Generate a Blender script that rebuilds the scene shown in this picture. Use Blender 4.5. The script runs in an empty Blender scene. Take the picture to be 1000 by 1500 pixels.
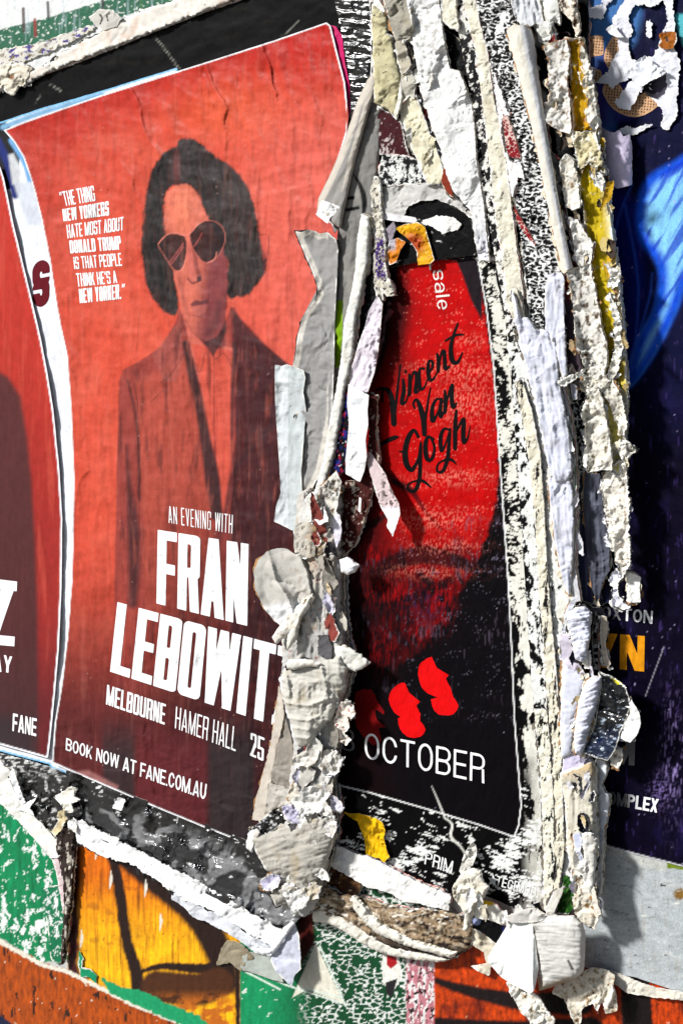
import bpy, math, random
import numpy as np
from mathutils import Matrix, Vector

# ------------------------------------------------------------------ camera, sky, sun, exposure
sc = bpy.context.scene
FPX = 1800.0                                   # focal length for a 1000 pixel wide frame
def nrm(v):
    v = np.array(v, float); return v / np.linalg.norm(v)
Xw = nrm((1800, -147, 1800))                   # world axes seen from the camera
Zw = np.array((-.065, 1, .147)); Zw = nrm(Zw - Xw * Zw.dot(Xw))
Yw = np.cross(Zw, Xw)
R = np.array([Xw, Yw, Zw])                     # camera space -> world space
CAM = np.array((0.0, -1.40, 1.62))
cam_d = bpy.data.cameras.new('camera'); cam = bpy.data.objects.new('camera', cam_d)
sc.collection.objects.link(cam); sc.camera = cam
cam_d.sensor_fit = 'HORIZONTAL'; cam_d.sensor_width = 36; cam_d.lens = 36 * FPX / 1000
cam_d.clip_start = 0.02; cam_d.clip_end = 500
M = Matrix([list(R[0]) + [CAM[0]], list(R[1]) + [CAM[1]], list(R[2]) + [CAM[2]], [0, 0, 0, 1]])
cam.matrix_world = M

SUN = nrm((-.58, -.64, .62))                    # towards the sun
world = bpy.data.worlds.new('World'); sc.world = world; world.use_nodes = True
wn = world.node_tree.nodes; wl = world.node_tree.links
sky = wn.new('ShaderNodeTexSky'); sky.sky_type = 'NISHITA'; sky.sun_disc = False
sky.sun_elevation = math.asin(SUN[2]); sky.sun_rotation = math.atan2(SUN[0], SUN[1])
wl.new(sky.outputs[0], wn['Background'].inputs[0]); wn['Background'].inputs[1].default_value = 0.05
sun_d = bpy.data.lights.new('sun', 'SUN'); sun_d.energy = 4.8; sun_d.angle = math.radians(7.0)
sun_d.color = (1, .99, .97)
sun = bpy.data.objects.new('sun', sun_d); sc.collection.objects.link(sun)
sun.rotation_euler = Vector(SUN).to_track_quat('Z', 'Y').to_euler()
sc.view_settings.view_transform = 'Standard'; sc.view_settings.look = 'None'
sc.view_settings.gamma = 1; sc.view_settings.exposure = 0.27
sc.view_settings.use_curve_mapping = False
sc.cycles.max_bounces = 6; sc.cycles.diffuse_bounces = 3

# ------------------------------------------------------------------ numeric helpers
def W(px, py, h):
    """point of the place that the frame position (px, py) looks at, h millimetres in front of the hoarding"""
    px, py, h = np.broadcast_arrays(np.asarray(px, float), np.asarray(py, float), np.asarray(h, float))
    d = np.stack([(px - 500) / FPX, -(py - 750) / FPX, -np.ones_like(px)], -1) @ R.T
    t = (-h / 1000 - CAM[1]) / d[..., 1]
    return CAM + d * t[..., None]
def lin(c):
    c = np.clip(np.asarray(c, float) / 255, 0, 1)
    return np.where(c < .04045, c / 12.92, ((c + .055) / 1.055) ** 2.4)
def _h(ix, iy, s):
    n = (ix.astype(np.int64) * 374761393 + iy.astype(np.int64) * 668265263 + int(s) * 2246822519) & 0xffffffff
    n = ((n ^ (n >> 13)) * 1274126177) & 0xffffffff
    n = ((n ^ (n >> 16)) * 2654435761) & 0xffffffff
    return ((n ^ (n >> 15)) & 0xffffff) / float(0xffffff)
def vn(x, y, s=0):
    x0 = np.floor(x); y0 = np.floor(y); fx = x - x0; fy = y - y0
    def g(ix, iy):
        a = _h(ix, iy, s) * 6.2831853
        return np.cos(a) * (x - ix) + np.sin(a) * (y - iy)
    u = fx * fx * fx * (fx * (fx * 6 - 15) + 10); v = fy * fy * fy * (fy * (fy * 6 - 15) + 10)
    a = g(x0, y0) * (1 - u) + g(x0 + 1, y0) * u
    b = g(x0, y0 + 1) * (1 - u) + g(x0 + 1, y0 + 1) * u
    return (a * (1 - v) + b * v) * 1.6
def fbm(x, y, s=0, o=4, p=.55):
    t = 0; a = 1; n = 0
    for i in range(o):
        t = t + a * vn(x * 2 ** i + 17.3 * i, y * 2 ** i + 9.1 * i, s + i * 7); n += a; a *= p
    return t / n
def sm(a, b, x):
    t = np.clip((x - a) / (b - a), 0, 1); return t * t * (3 - 2 * t)
def tri(x, y, s):
    """random heights joined by flat triangles"""
    x0 = np.floor(x); y0 = np.floor(y); fx = x - x0; fy = y - y0
    a = _h(x0, y0, s); b = _h(x0 + 1, y0, s); c = _h(x0, y0 + 1, s); d = _h(x0 + 1, y0 + 1, s)
    return np.where(fx + fy < 1, a + (b - a) * fx + (c - a) * fy, d + (c - d) * (1 - fx) + (b - d) * (1 - fy)) * 2 - 1
def crum(x, y, s=0, o=4, p=.58):
    """crumpled paper: flat facets that meet in sharp creases, calmer in some places than in others"""
    wx = x + .55 * vn(x * .8, y * .8, s + 90) + .12 * vn(x * 3, y * 3, s + 92); wy = y + .55 * vn(x * .8 + 5, y * .8, s + 91) + .12 * vn(x * 3, y * 3, s + 93)
    t = 0; a = 1
    k2 = np.clip(.75 + 1.3 * vn(x * .45 + 3, y * .45, s + 95), .15, 1.6)
    for i in range(o):
        k = (.8, 1.9, 4.3, 8.5)[i]; c, sn = math.cos(i * 1.1 + s), math.sin(i * 1.1 + s)
        t = t + a * tri((wx * c - wy * sn) * k, (wx * sn + wy * c) * k, s + i * 13) * (1 if i == 0 else k2); a *= p
    return t * 1.0
def cells(x, y, s=0):
    """F2 - F1 of jittered cells: small along the lines of a net"""
    x0 = np.floor(x); y0 = np.floor(y); f1 = np.full(x.shape, 9.0); f2 = np.full(x.shape, 9.0)
    for i in (-1, 0, 1):
        for j in (-1, 0, 1):
            a = x0 + i; b = y0 + j; d = np.hypot(x - a - _h(a, b, s), y - b - _h(a, b, s + 1))
            f2 = np.minimum(np.maximum(d, f1), f2); f1 = np.minimum(f1, d)
    return f2 - f1
def P(s):
    if not isinstance(s, str): return np.array(s, float)
    return np.array([[float(v) for v in q.split(',')] for q in s.split()])
def polysdf(pts, x, y):
    """signed distance to a closed polygon, positive inside"""
    d = np.full(x.shape, 1e12); ins = np.zeros(x.shape, bool); n = len(pts)
    for i in range(n):
        ax, ay = pts[i]; bx, by = pts[(i + 1) % n]
        ex, ey = bx - ax, by - ay; L = ex * ex + ey * ey + 1e-9
        t = np.clip(((x - ax) * ex + (y - ay) * ey) / L, 0, 1)
        d = np.minimum(d, (x - ax - t * ex) ** 2 + (y - ay - t * ey) ** 2)
        if ay != by:
            c = ((ay > y) != (by > y)) & (x < (bx - ax) * (y - ay) / (by - ay) + ax)
            ins ^= c
    d = np.sqrt(d); return np.where(ins, d, -d)
def strokef(pts, w, x, y):
    """field of a brush stroke; points x,y or x,y,halfwidth"""
    pts = P(pts); f = np.full(x.shape, -1e9)
    ws = pts[:, 2] if pts.shape[1] > 2 else np.full(len(pts), w)
    for i in range(len(pts) - 1):
        ax, ay = pts[i, :2]; bx, by = pts[i + 1, :2]; ex, ey = bx - ax, by - ay
        t = np.clip(((x - ax) * ex + (y - ay) * ey) / (ex * ex + ey * ey + 1e-9), 0, 1)
        f = np.maximum(f, ws[i] * (1 - t) + ws[i + 1] * t - np.hypot(x - ax - t * ex, y - ay - t * ey))
    return f
def smooth(pts, n=4, closed=False):
    pts = P(pts); out = []; m = len(pts)
    for i in range(m if closed else m - 1):
        if closed: p = [pts[(i + k) % m] for k in (-1, 0, 1, 2)]
        else: p = [pts[min(max(i + k, 0), m - 1)] for k in (-1, 0, 1, 2)]
        for j in range(n):
            t = j / n
            out.append(.5 * (2 * p[1] + (p[2] - p[0]) * t + (2 * p[0] - 5 * p[1] + 4 * p[2] - p[3]) * t * t + (3 * p[1] - p[0] - 3 * p[2] + p[3]) * t ** 3))
    if not closed: out.append(pts[-1])
    return np.array(out)

# ------------------------------------------------------------------ materials
MATS = {}
def material(name, rough, spec=.4, bump=.25, scale=700, grain=.10, coat=0.0, bscale=None):
    m = bpy.data.materials.new(name); m.use_nodes = True
    n = m.node_tree.nodes; l = m.node_tree.links; b = n['Principled BSDF']
    at = n.new('ShaderNodeAttribute'); at.attribute_name = 'Col'
    geo = n.new('ShaderNodeNewGeometry')
    nz = n.new('ShaderNodeTexNoise'); nz.inputs['Scale'].default_value = scale; nz.inputs['Detail'].default_value = 5
    n2 = n.new('ShaderNodeTexNoise'); n2.inputs['Scale'].default_value = 60; n2.inputs['Detail'].default_value = 8
    n2.inputs['Roughness'].default_value = .65
    l.new(geo.outputs['Position'], nz.inputs['Vector']); l.new(geo.outputs['Position'], n2.inputs['Vector'])
    r1 = n.new('ShaderNodeMapRange'); r1.inputs[1].default_value = .3; r1.inputs[2].default_value = .7
    r1.inputs[3].default_value = 1 - grain; r1.inputs[4].default_value = 1 + grain * .6
    l.new(nz.outputs[0], r1.inputs[0])
    r2 = n.new('ShaderNodeMapRange'); r2.inputs[1].default_value = .3; r2.inputs[2].default_value = .7
    r2.inputs[3].default_value = 1 - grain; r2.inputs[4].default_value = 1 + grain * .5
    l.new(n2.outputs[0], r2.inputs[0])
    mu = n.new('ShaderNodeMath'); mu.operation = 'MULTIPLY'; l.new(r1.outputs[0], mu.inputs[0]); l.new(r2.outputs[0], mu.inputs[1])
    vm = n.new('ShaderNodeVectorMath'); vm.operation = 'SCALE'
    l.new(at.outputs['Color'], vm.inputs[0]); l.new(mu.outputs[0], vm.inputs['Scale'])
    l.new(vm.outputs[0], b.inputs['Base Color'])
    rr = n.new('ShaderNodeMapRange'); rr.inputs[1].default_value = .35; rr.inputs[2].default_value = .65
    rr.inputs[3].default_value = max(rough - .12, .05); rr.inputs[4].default_value = min(rough + .12, 1)
    l.new(n2.outputs[0], rr.inputs[0]); l.new(rr.outputs[0], b.inputs['Roughness'])
    b.inputs['Specular IOR Level'].default_value = spec
    b.inputs['Coat Weight'].default_value = coat; b.inputs['Coat Roughness'].default_value = .18
    bp = n.new('ShaderNodeBump'); bp.inputs['Strength'].default_value = bump; bp.inputs['Distance'].default_value = .0006
    ad = n.new('ShaderNodeMath'); ad.operation = 'ADD'; l.new(nz.outputs[0], ad.inputs[0])
    m3 = n.new('ShaderNodeMath'); m3.operation = 'MULTIPLY'; m3.inputs[1].default_value = 3; l.new(n2.outputs[0], m3.inputs[0])
    l.new(m3.outputs[0], ad.inputs[1]); l.new(ad.outputs[0], bp.inputs['Height']); l.new(bp.outputs[0], b.inputs['Normal'])
    MATS[name] = m
material('matte_paper', .8, .15, .45, 900, .12)
material('printed_paper', .55, .13, .35, 900, .16)
material('glossy_paper', .2, .5, .3, 500, .2)
material('worn_print', .62, .05, .5, 700, .2)
material('painted_board', .6, .2, .6, 400, .2)
material('black_paper', .5, .04, .2, 500, .1)
material('ink', .6, .06, .2, 900, .05)

# ------------------------------------------------------------------ mesher
COL = sc.collection
def march(F):
    ny, nx = F.shape; ins = F > 0
    idx = -np.ones(F.shape, int); idx[ins] = np.arange(ins.sum())
    jj, ii = np.nonzero(ins); nodes = list(zip(jj.tolist(), ii.tolist()))
    vj = jj.astype(float).tolist(); vi = ii.astype(float).tolist()
    a = ins[:-1, :-1]; b = ins[:-1, 1:]; c = ins[1:, 1:]; d = ins[1:, :-1]
    full = a & b & c & d; part = (a | b | c | d) & ~full
    j, i = np.nonzero(full)
    quads = np.stack([idx[j + 1, i], idx[j + 1, i + 1], idx[j, i + 1], idx[j, i]], 1).tolist()
    cross = {}; n0 = len(vj); polys = []; edges = []
    for j, i in zip(*[q.tolist() for q in np.nonzero(part)]):
        cor = ((j + 1, i), (j + 1, i + 1), (j, i + 1), (j, i)); poly = []
        for k in range(4):
            p, q = cor[k], cor[(k + 1) & 3]
            ip, iq = ins[p], ins[q]
            if ip: poly.append((int(idx[p]), 0))
            if ip != iq:
                key = (p, q) if p < q else (q, p); v = cross.get(key)
                if v is None:
                    f0, f1 = F[key[0]], F[key[1]]; t = min(max(f0 / (f0 - f1), .04), .96)
                    v = len(vj); cross[key] = v
                    vj.append(key[0][0] + t * (key[1][0] - key[0][0])); vi.append(key[0][1] + t * (key[1][1] - key[0][1]))
                poly.append((v, 1 if ip else 2))       # 1 leaves the sheet, 2 enters it
        m = len(poly)
        for k in range(m):
            if poly[k][1] == 1 and poly[(k + 1) % m][1] == 2: edges.append((poly[k][0], poly[(k + 1) % m][0]))
        polys.append([q[0] for q in poly])
    return np.array(vj), np.array(vi), quads + polys, edges
def link_mesh(name, V, faces, C, mat, parent=None, smooth_=True):
    me = bpy.data.meshes.new(name); me.from_pydata(V.tolist(), [], faces)
    if C is not None:
        ca = me.color_attributes.new('Col', 'FLOAT_COLOR', 'POINT')
        C4 = np.ones((len(V), 4)); C4[:, :3] = np.clip(C, 0, .9); ca.data.foreach_set('color', C4.ravel())
    if smooth_: me.polygons.foreach_set('use_smooth', [True] * len(faces))
    me.materials.append(MATS[mat]); me.update()
    o = bpy.data.objects.new(name, me); COL.objects.link(o)
    if parent: o.parent = parent
    return o
NS = [100]
LAYER = [lin(c) for c in ((235, 230, 215), (205, 198, 180), (150, 140, 120), (240, 238, 232), (90, 80, 70), (225, 215, 190), (60, 60, 90), (215, 210, 200), (170, 60, 50))]
def sheet(name, label, cat, poly, g=2.5, h=4, th=.8, jag=(1.2, 9), cr=(0, 30), wr=None, col=(230, 228, 222), var=.08,
          dirt=0, mat='matte_paper', torn=0, lift=None, dome=None, tilt=None, hx=None, holes=(), sm_=0, group=None,
          parent=None, kind=None, back=False, specks=0, layers=0):
    """one sheet of paper: outline in frame positions, ragged edge, crumple, curl, thickness"""
    NS[0] += 31; s = NS[0]; pts = smooth(poly, sm_, True) if sm_ else P(poly)
    holes = [P(q) for q in holes]
    def sdf(x, y):
        n = (fbm(x / jag[1], y / jag[1], s + 3, 4, .6) + (.7 * (.3 - np.abs(vn(x / jag[1] * 1.9, y / jag[1] * 1.4, s + 9))) if jag[0] > .9 else 0)) * jag[0] if jag[0] else 0
        d = polysdf(pts, x, y) + n
        for q in holes: d = np.minimum(d, -polysdf(q, x, y) + n)
        return d
    cx, cy = pts.mean(0)
    def H(x, y, d=None):
        if d is None: d = sdf(x, y)
        z = np.full(np.shape(x), float(h))
        if cr[0]: z = z + cr[0] * crum(x / cr[1], y / cr[1], s)
        if wr:                                  # (amp mm, across px, along px, angle deg)
            for amp, wa, wb, an in ([wr] if not isinstance(wr[0], (tuple, list)) else wr):
                c, q = math.cos(math.radians(an)), math.sin(math.radians(an))
                u = (x * c + y * q) / wa; v = (-x * q + y * c) / wb
                n = fbm(u, v, s + 5, 3); z = z + amp * (n + .8 * (.3 - np.abs(vn(u * .8, v, s + 8))))
        if dome: z = z + dome[0] * np.sqrt(np.clip(1 - (1 - np.clip(d, 0, dome[1]) / dome[1]) ** 2, 0, 1))
        if lift: z = z + lift[0] * np.exp(-np.clip(d, 0, None) / lift[1]) * (.6 + .8 * fbm(x / 25, y / 25, s + 4, 2))
        if tilt: z = z + (x - cx) * tilt[0] + (y - cy) * tilt[1]
        if hx: z = z + hx(x, y, d)
        return np.maximum(z, .6)
    x0, y0 = pts.min(0) - jag[0] - 2 * g; x1, y1 = pts.max(0) + jag[0] + 2 * g
    xs = np.arange(x0, x1 + g, g); ys = np.arange(y0, y1 + g, g)
    X, Y = np.meshgrid(xs, ys); F = sdf(X, Y)
    vj, vi, faces, edges = march(F)
    if not faces: return None
    x = x0 + vi * g; y = y0 + vj * g; d = sdf(x, y); z = H(x, y, d)
    V = W(x, y, z)
    if callable(col): C = col(x, y, d)
    else:
        C = np.tile(lin(col), (len(x), 1))
        C = C * (1 + var * (fbm(x / 18, y / 18, s + 11, 4)[:, None] * 1.8))
    if dirt:
        m = sm(.12, .55, fbm(x / 22, y / 22, s + 21, 5, .65) + .25 * sm(6, 0, d))[:, None] * min(dirt, 1)
        C = C * (1 - m) + C * lin((150, 118, 78)) * 1.3 * m
    if specks:
        m = (fbm(x / 5, y / 5, s + 33, 3) > .62 - specks)[:, None]
        C = np.where(m, C * .12, C)
    if torn:
        m = (sm(torn * 1.1, torn * .6, d + torn * 1.2 * fbm(x / 7, y / 7, s + 12, 3)) * sm(-.12, .12, fbm(x / 22, y / 22, s + 14, 2)))[:, None]
        C = C * (1 - m) + lin((236, 233, 226)) * m
    n0 = len(x); Vs = [V]; Cs = [C]; faces = list(faces)
    ev = sorted(set([q for e in edges for q in e])); rm = {v: k for k, v in enumerate(ev)}; ev = np.array(ev)
    if len(ev):
        base = V[ev]; zt = z[ev]; bt = np.minimum(th, zt - .2)
        k = 1 if th < 2.5 else min(int(th / 3) + 2, 6)
        ex = x[ev]; ey = y[ev]; e2 = 1.5
        gx = sdf(ex + e2, ey) - sdf(ex - e2, ey); gy = sdf(ex, ey + e2) - sdf(ex, ey - e2); gl = np.hypot(gx, gy) + 1e-6
        out = -(W(ex + gx / gl * 3, ey + gy / gl * 3, zt) - base) / 3
        start = n0
        for q in range(k + 1):
            p = base.copy(); p[:, 1] += bt / 1000 * q / k
            if k > 1 and q > 0: p += out * (3.4 * fbm(ex / 16, ey / 16, s + 50 + q, 3) + .4)[:, None]
            lc = np.tile(LAYER[(s + q) % len(LAYER)] if k > 1 else lin((225, 222, 214)), (len(ev), 1)) * (1 + .25 * fbm(ex / 8, ey / 8, s + q, 3))[:, None]
            if q == 0: lc = C[ev] * .6 + lin((230, 228, 220)) * .4 if torn else C[ev]
            Vs.append(p); Cs.append(lc)
        m = len(ev)
        for a_, b_ in edges:
            a_, b_ = rm[a_], rm[b_]
            for q in range(k):
                u = start + q * m; v = u + m
                faces.append([u + b_, u + a_, v + a_, v + b_])
    o = link_mesh(name, np.concatenate(Vs), faces, np.concatenate(Cs), mat, parent)
    if label: o['label'] = label
    if cat: o['category'] = cat
    if group: o['group'] = group
    if kind: o['kind'] = kind
    if back:
        bv = V.copy(); bv[:, 1] += min(th, 1.2) / 1000
        bo = link_mesh('reverse_side', bv, [f[::-1] for f in faces if max(f) < n0], C * .6 + .2, 'matte_paper', o)
    o_H[o.name] = H
    for k in range(layers):                     # lower layers of the pack showing past the torn edge
        s2 = s + 61 * (k + 1)
        off = 2.6 + 2.6 * k
        Fk = np.minimum(sdf(X, Y) + off * (.35 + 1.9 * fbm(X / 16, Y / 16, s2, 3)) + .9 * fbm(X / 3.5, Y / 3.5, s2 + 2, 2), 9 - F)
        Fk = np.minimum(Fk, 6 * (fbm(X / 40, Y / 40, s2 + 5, 2) + .22))
        Fk[0] = Fk[-1] = -1; Fk[:, 0] = Fk[:, -1] = -1
        aj, ai, fs, ed = march(Fk)
        if not fs: continue
        ax_ = x0 + ai * g; ay_ = y0 + aj * g
        zz_ = np.maximum(H(ax_, ay_) - 2.4 * (k + 1) + 1.6 * fbm(ax_ / 9, ay_ / 9, s2 + 6, 3), .5)
        cc = np.tile(lin(((238, 236, 230), (120, 112, 100), (214, 204, 182), (40, 38, 40), (226, 226, 232), (160, 120, 80))[(s2 // 31 + k) % 6]), (len(ax_), 1)) * (1 + .3 * fbm(ax_ / 9, ay_ / 9, s2 + 8, 3))[:, None]
        lo_ = link_mesh('paper_layer', W(ax_, ay_, zz_), fs, cc, 'matte_paper', o)
        par = list(range(len(ax_)))
        def root(q):
            while par[q] != q: par[q] = par[par[q]]; q = par[q]
            return q
        for f_ in fs:
            r0 = root(f_[0])
            for q in f_[1:]: par[root(q)] = r0
        if len({root(q) for f_ in fs for q in f_[:1]}) > 1: lo_['kind'] = 'stuff'
    return o
def shards(host, path, n, width, hh, cols, seed, size=(7, 20), name='torn_flake'):
    """small torn flakes still glued to a pack of paper: parts of it"""
    rnd = random.Random(seed); path = smooth(path, 4); H = o_H[host.name]
    for i in range(n):
        k = rnd.random() * (len(path) - 1); a = path[int(k)]; b = path[min(int(k) + 1, len(path) - 1)]; f = k - int(k)
        cx = a[0] * (1 - f) + b[0] * f + rnd.uniform(-.5, .5) * width; cy = a[1] * (1 - f) + b[1] * f
        r = rnd.uniform(*size); an = rnd.uniform(-.5, .5) + math.pi / 2; el = rnd.uniform(1.1, 2.6); m = rnd.randint(5, 8); pl = []
        for j in range(m):
            t = 6.283 * (j + rnd.uniform(-.3, .3)) / m; q = r * rnd.uniform(.55, 1.15); u = q * math.cos(t) * el; v = q * math.sin(t) * .7
            pl.append((cx + u * math.cos(an) - v * math.sin(an), cy + u * math.sin(an) + v * math.cos(an)))
        h0 = float(H(np.array([cx]), np.array([cy]))[0])
        base = cols[rnd.randrange(len(cols))]; tl = (rnd.uniform(-.35, .35), rnd.uniform(-.25, .25))
        sheet(name, None, None, pl, g=1.4, h=max(h0, hh - 8) + rnd.uniform(1, 5), th=.7, jag=(2.2, 6), cr=(2.2, 12), col=base, dirt=.25 * (rnd.random() < .5), torn=1.2 * (rnd.random() < .5),
              lift=(rnd.uniform(1, 6), rnd.uniform(3, 6)), tilt=tl, parent=host)
o_H = {}
def decal(name, host, fld, quad, res, col, off=.45, mat='ink', wear=0, box=None):
    """flat print laid on a host sheet; fld(u, v) positive inside, quad = TL TR BR BL"""
    q = P(quad); nu, nv = res; H = o_H[host.name]; NS[0] += 7; s = NS[0]
    u = np.linspace(-.03, 1.03, nu); v = np.linspace(-.12, 1.12, nv); U, Vv = np.meshgrid(u, v)
    def mp(U, V):
        U = U[..., None]; V = V[..., None]
        return (q[0] * (1 - U) + q[1] * U) * V + (q[3] * (1 - U) + q[2] * U) * (1 - V)
    p = mp(U, Vv); F = fld(U, Vv)
    if wear: F = np.minimum(F, (wear - fbm(p[..., 0] / 3, p[..., 1] / 3, s, 4)) * .3)
    F[0] = F[-1] = -1; F[:, 0] = F[:, -1] = -1
    vj, vi, faces, e = march(F)
    uu = u[0] + vi * (u[1] - u[0]); vv = v[0] + vj * (v[1] - v[0]); pp = mp(uu, vv)
    z = H(pp[:, 0], pp[:, 1]) + off
    C = col(pp[:, 0], pp[:, 1]) if callable(col) else np.tile(lin(col), (len(uu), 1)) * (1 + .1 * fbm(pp[:, 0] / 9, pp[:, 1] / 9, s, 3))[:, None] * (1 - .55 * sm(.32, .5, fbm(pp[:, 0] / 12, pp[:, 1] / 16, s + 1, 5, .75)))[:, None]
    faces = [f[::-1] for f in faces]            # v runs upwards
    return link_mesh(name, W(pp[:, 0], pp[:, 1], z), faces, C, mat, host)
def ink(name, host, fpx, box, col, g=1.0, off=.45, mat='ink', wear=0):
    """print given directly as a field over frame positions inside box x0,y0,x1,y1"""
    x0, y0, x1, y1 = box; NS[0] += 7; s = NS[0]; H = o_H[host.name]
    X, Y = np.meshgrid(np.arange(x0, x1, g), np.arange(y0, y1, g)); F = fpx(X, Y)
    if wear: F = np.minimum(F, (wear - fbm(X / 3, Y / 3, s, 4)) * 3)
    F[0] = F[-1] = -1; F[:, 0] = F[:, -1] = -1
    vj, vi, faces, e = march(F)
    x = x0 + vi * g; y = y0 + vj * g
    C = col(x, y) if callable(col) else np.tile(lin(col), (len(x), 1)) * (1 + .1 * fbm(x / 9, y / 9, s, 3))[:, None]
    return link_mesh(name, W(x, y, H(x, y) + off), faces, C, mat, host)

# ------------------------------------------------------------------ letters as fields
def rect(x, y, a, b, c, d): return np.minimum(np.minimum(x - a, c - x), np.minimum(y - b, d - y))
def rr(x, y, a, b, c, d, rx, ry):
    rx = min(rx, (c - a) / 2); ry = min(ry, (d - b) / 2)
    if rx <= 0 or ry <= 0: return rect(x, y, a, b, c, d)
    qx = np.maximum(np.abs(x - (a + c) / 2) - ((c - a) / 2 - rx), 0) / rx
    qy = np.maximum(np.abs(y - (b + d) / 2) - ((d - b) / 2 - ry), 0) / ry
    return (1 - np.hypot(qx, qy)) * min(rx, ry)
def para(x, y, xb, xt, t, y0=0, y1=1):
    xl = xb + (xt - xb) * (y - y0) / (y1 - y0)
    return np.minimum(np.minimum(x - xl, xl + t - x), np.minimum(y - y0, y1 - y))
mn, mx = np.minimum, np.maximum
def mxx(*a):
    r = a[0]
    for q in a[1:]: r = np.maximum(r, q)
    return r
def ring(x, y, a, b, c, d, t, s, rx, ry):
    return mn(rr(x, y, a, b, c, d, rx, ry), -rr(x, y, a + t, b + s, c - t, d - s, max(rx - t, rx * .3), max(ry - s, ry * .3)))
def glyph(ch, x, y, w, t, s, rx, ry):
    """returns field, advance"""
    k = .5
    if ch == ' ': return np.full(x.shape, -1.0), w * .42
    if ch == 'I': return rect(x, y, 0, 0, t, 1), t
    if ch == '.': return rect(x, y, 0, 0, t, s * 1.1), t
    if ch == "'": return para(x, y, 0, t * .3, t * .8, .72, 1), t
    if ch in '“”': return mx(para(x, y, 0, t * .3, t * .7, .76, 1), para(x, y, t * 1.1, t * 1.4, t * .7, .76, 1)), 2.1 * t
    if ch == '[': return mxx(rect(x, y, 0, -.15, t, 1.05), rect(x, y, 0, -.15, w * .5, -.15 + s), rect(x, y, 0, 1.05 - s, w * .5, 1.05)), w * .5
    L = rect(x, y, 0, 0, t, 1); Rr = rect(x, y, w - t, 0, w, 1); top = rect(x, y, 0, 1 - s, w, 1); bot = rect(x, y, 0, 0, w, s)
    mid = rect(x, y, 0, k - s * .5, w * .92, k + s * .5)
    if ch == 'L': return mx(L, rect(x, y, 0, 0, w * .88, s)), w * .88
    if ch == 'E': return mxx(L, rect(x, y, 0, 1 - s, w * .9, 1), rect(x, y, 0, 0, w * .9, s), rect(x, y, 0, k - s * .5, w * .84, k + s * .5)), w * .9
    if ch == 'F': return mxx(L, rect(x, y, 0, 1 - s, w * .88, 1), rect(x, y, 0, k - s * .6, w * .82, k + s * .5)), w * .88
    if ch == 'H': return mxx(L, Rr, mid), w
    if ch == 'T': return mx(rect(x, y, w * .5 - t / 2, 0, w * .5 + t / 2, 1), top), w
    if ch == 'Z': return mxx(top, bot, para(x, y, 0, w - t * 1.15, t * 1.15)), w
    if ch == 'N': return mxx(rect(x, y, 0, 0, t * .85, 1), rect(x, y, w - t * .85, 0, w, 1), para(x, y, w - t * 1.15, 0, t * 1.15)), w
    if ch == 'M':
        W_ = w * 1.3; m_ = W_ / 2
        return mxx(rect(x, y, 0, 0, t * .85, 1), rect(x, y, W_ - t * .85, 0, W_, 1), para(x, y, m_ - t * .5, 0, t, 0, 1), para(x, y, m_ - t * .5, W_ - t, t, 0, 1)), W_
    if ch == 'W':
        W_ = w * 1.5; q = W_ / 4
        return mxx(para(x, y, q - t * .5, 0, t * .95), para(x, y, q - t * .45, 2 * q - t * .45, t * .9), para(x, y, 3 * q - t * .45, 2 * q - t * .45, t * .9), para(x, y, 3 * q - t * .5, W_ - t, t * .95)), W_
    if ch == 'V': return mx(para(x, y, w * .5 - t * .5, 0, t), para(x, y, w * .5 - t * .5, w - t, t)), w
    if ch == 'A':
        W_ = w * 1.06
        return mxx(para(x, y, 0, W_ * .5 - t * .55, t), para(x, y, W_ - t, W_ * .5 - t * .45, t), rect(x, y, t * .7, .2, W_ - t * .7, .2 + s * .9)), W_
    if ch == 'X': return mx(para(x, y, 0, w - t, t), para(x, y, w - t, 0, t)), w
    if ch == 'Y': return mxx(rect(x, y, w / 2 - t / 2, 0, w / 2 + t / 2, .46), para(x, y, w / 2 - t / 2, 0, t, .4, 1), para(x, y, w / 2 - t / 2, w - t, t, .4, 1)), w
    if ch == 'K': return mxx(L, para(x, y, t * .7, w - t, t, .35, 1), para(x, y, w - t, t * .9, t, 0, .62)), w
    if ch == 'O': return ring(x, y, 0, 0, w, 1, t, s, rx, ry), w
    if ch in 'CG':
        f = mn(ring(x, y, 0, 0, w, 1, t, s, rx, ry), -rect(x, y, w * .5, .34, w + 1, .66))
        if ch == 'G': f = mxx(f, rect(x, y, w - t, .12, w, .52), rect(x, y, w * .52, .52 - s * .8, w, .52))
        return f, w
    if ch == 'D': return mn(mx(rr(x, y, 0, 0, w, 1, rx, ry), rect(x, y, 0, 0, w * .5, 1)), -mx(rr(x, y, t, s, w - t, 1 - s, rx * .5, ry * .5), rect(x, y, t, s, w * .5, 1 - s))), w
    if ch in 'PRB':
        y0 = .44 if ch != 'B' else .5 - s * .45
        def bowl(a, b):
            return mn(mx(rr(x, y, 0, a, w, b, rx, ry * .6), rect(x, y, 0, a, w * .45, b)), -mx(rr(x, y, t, a + s, w - t, b - s, rx * .5, ry * .35), rect(x, y, t, a + s, w * .45, b - s)))
        f = mx(L, bowl(y0, 1))
        if ch == 'B': f = mx(f, bowl(0, .5 + s * .45))
        if ch == 'R': f = mx(f, para(x, y, w - t, w - t * 1.25, t, 0, y0 + s * .5))
        return f, w
    if ch == 'U': return mx(mn(ring(x, y, 0, 0, w, 1.6, t, s, rx, ry), 1 - y), mn(-1 + x * 0, x)), w
    if ch == 'J': return mx(rect(x, y, w - t, .3, w, 1), mn(ring(x, y, 0, 0, w, .8, t, s, rx, ry), .32 - y)), w
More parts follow.
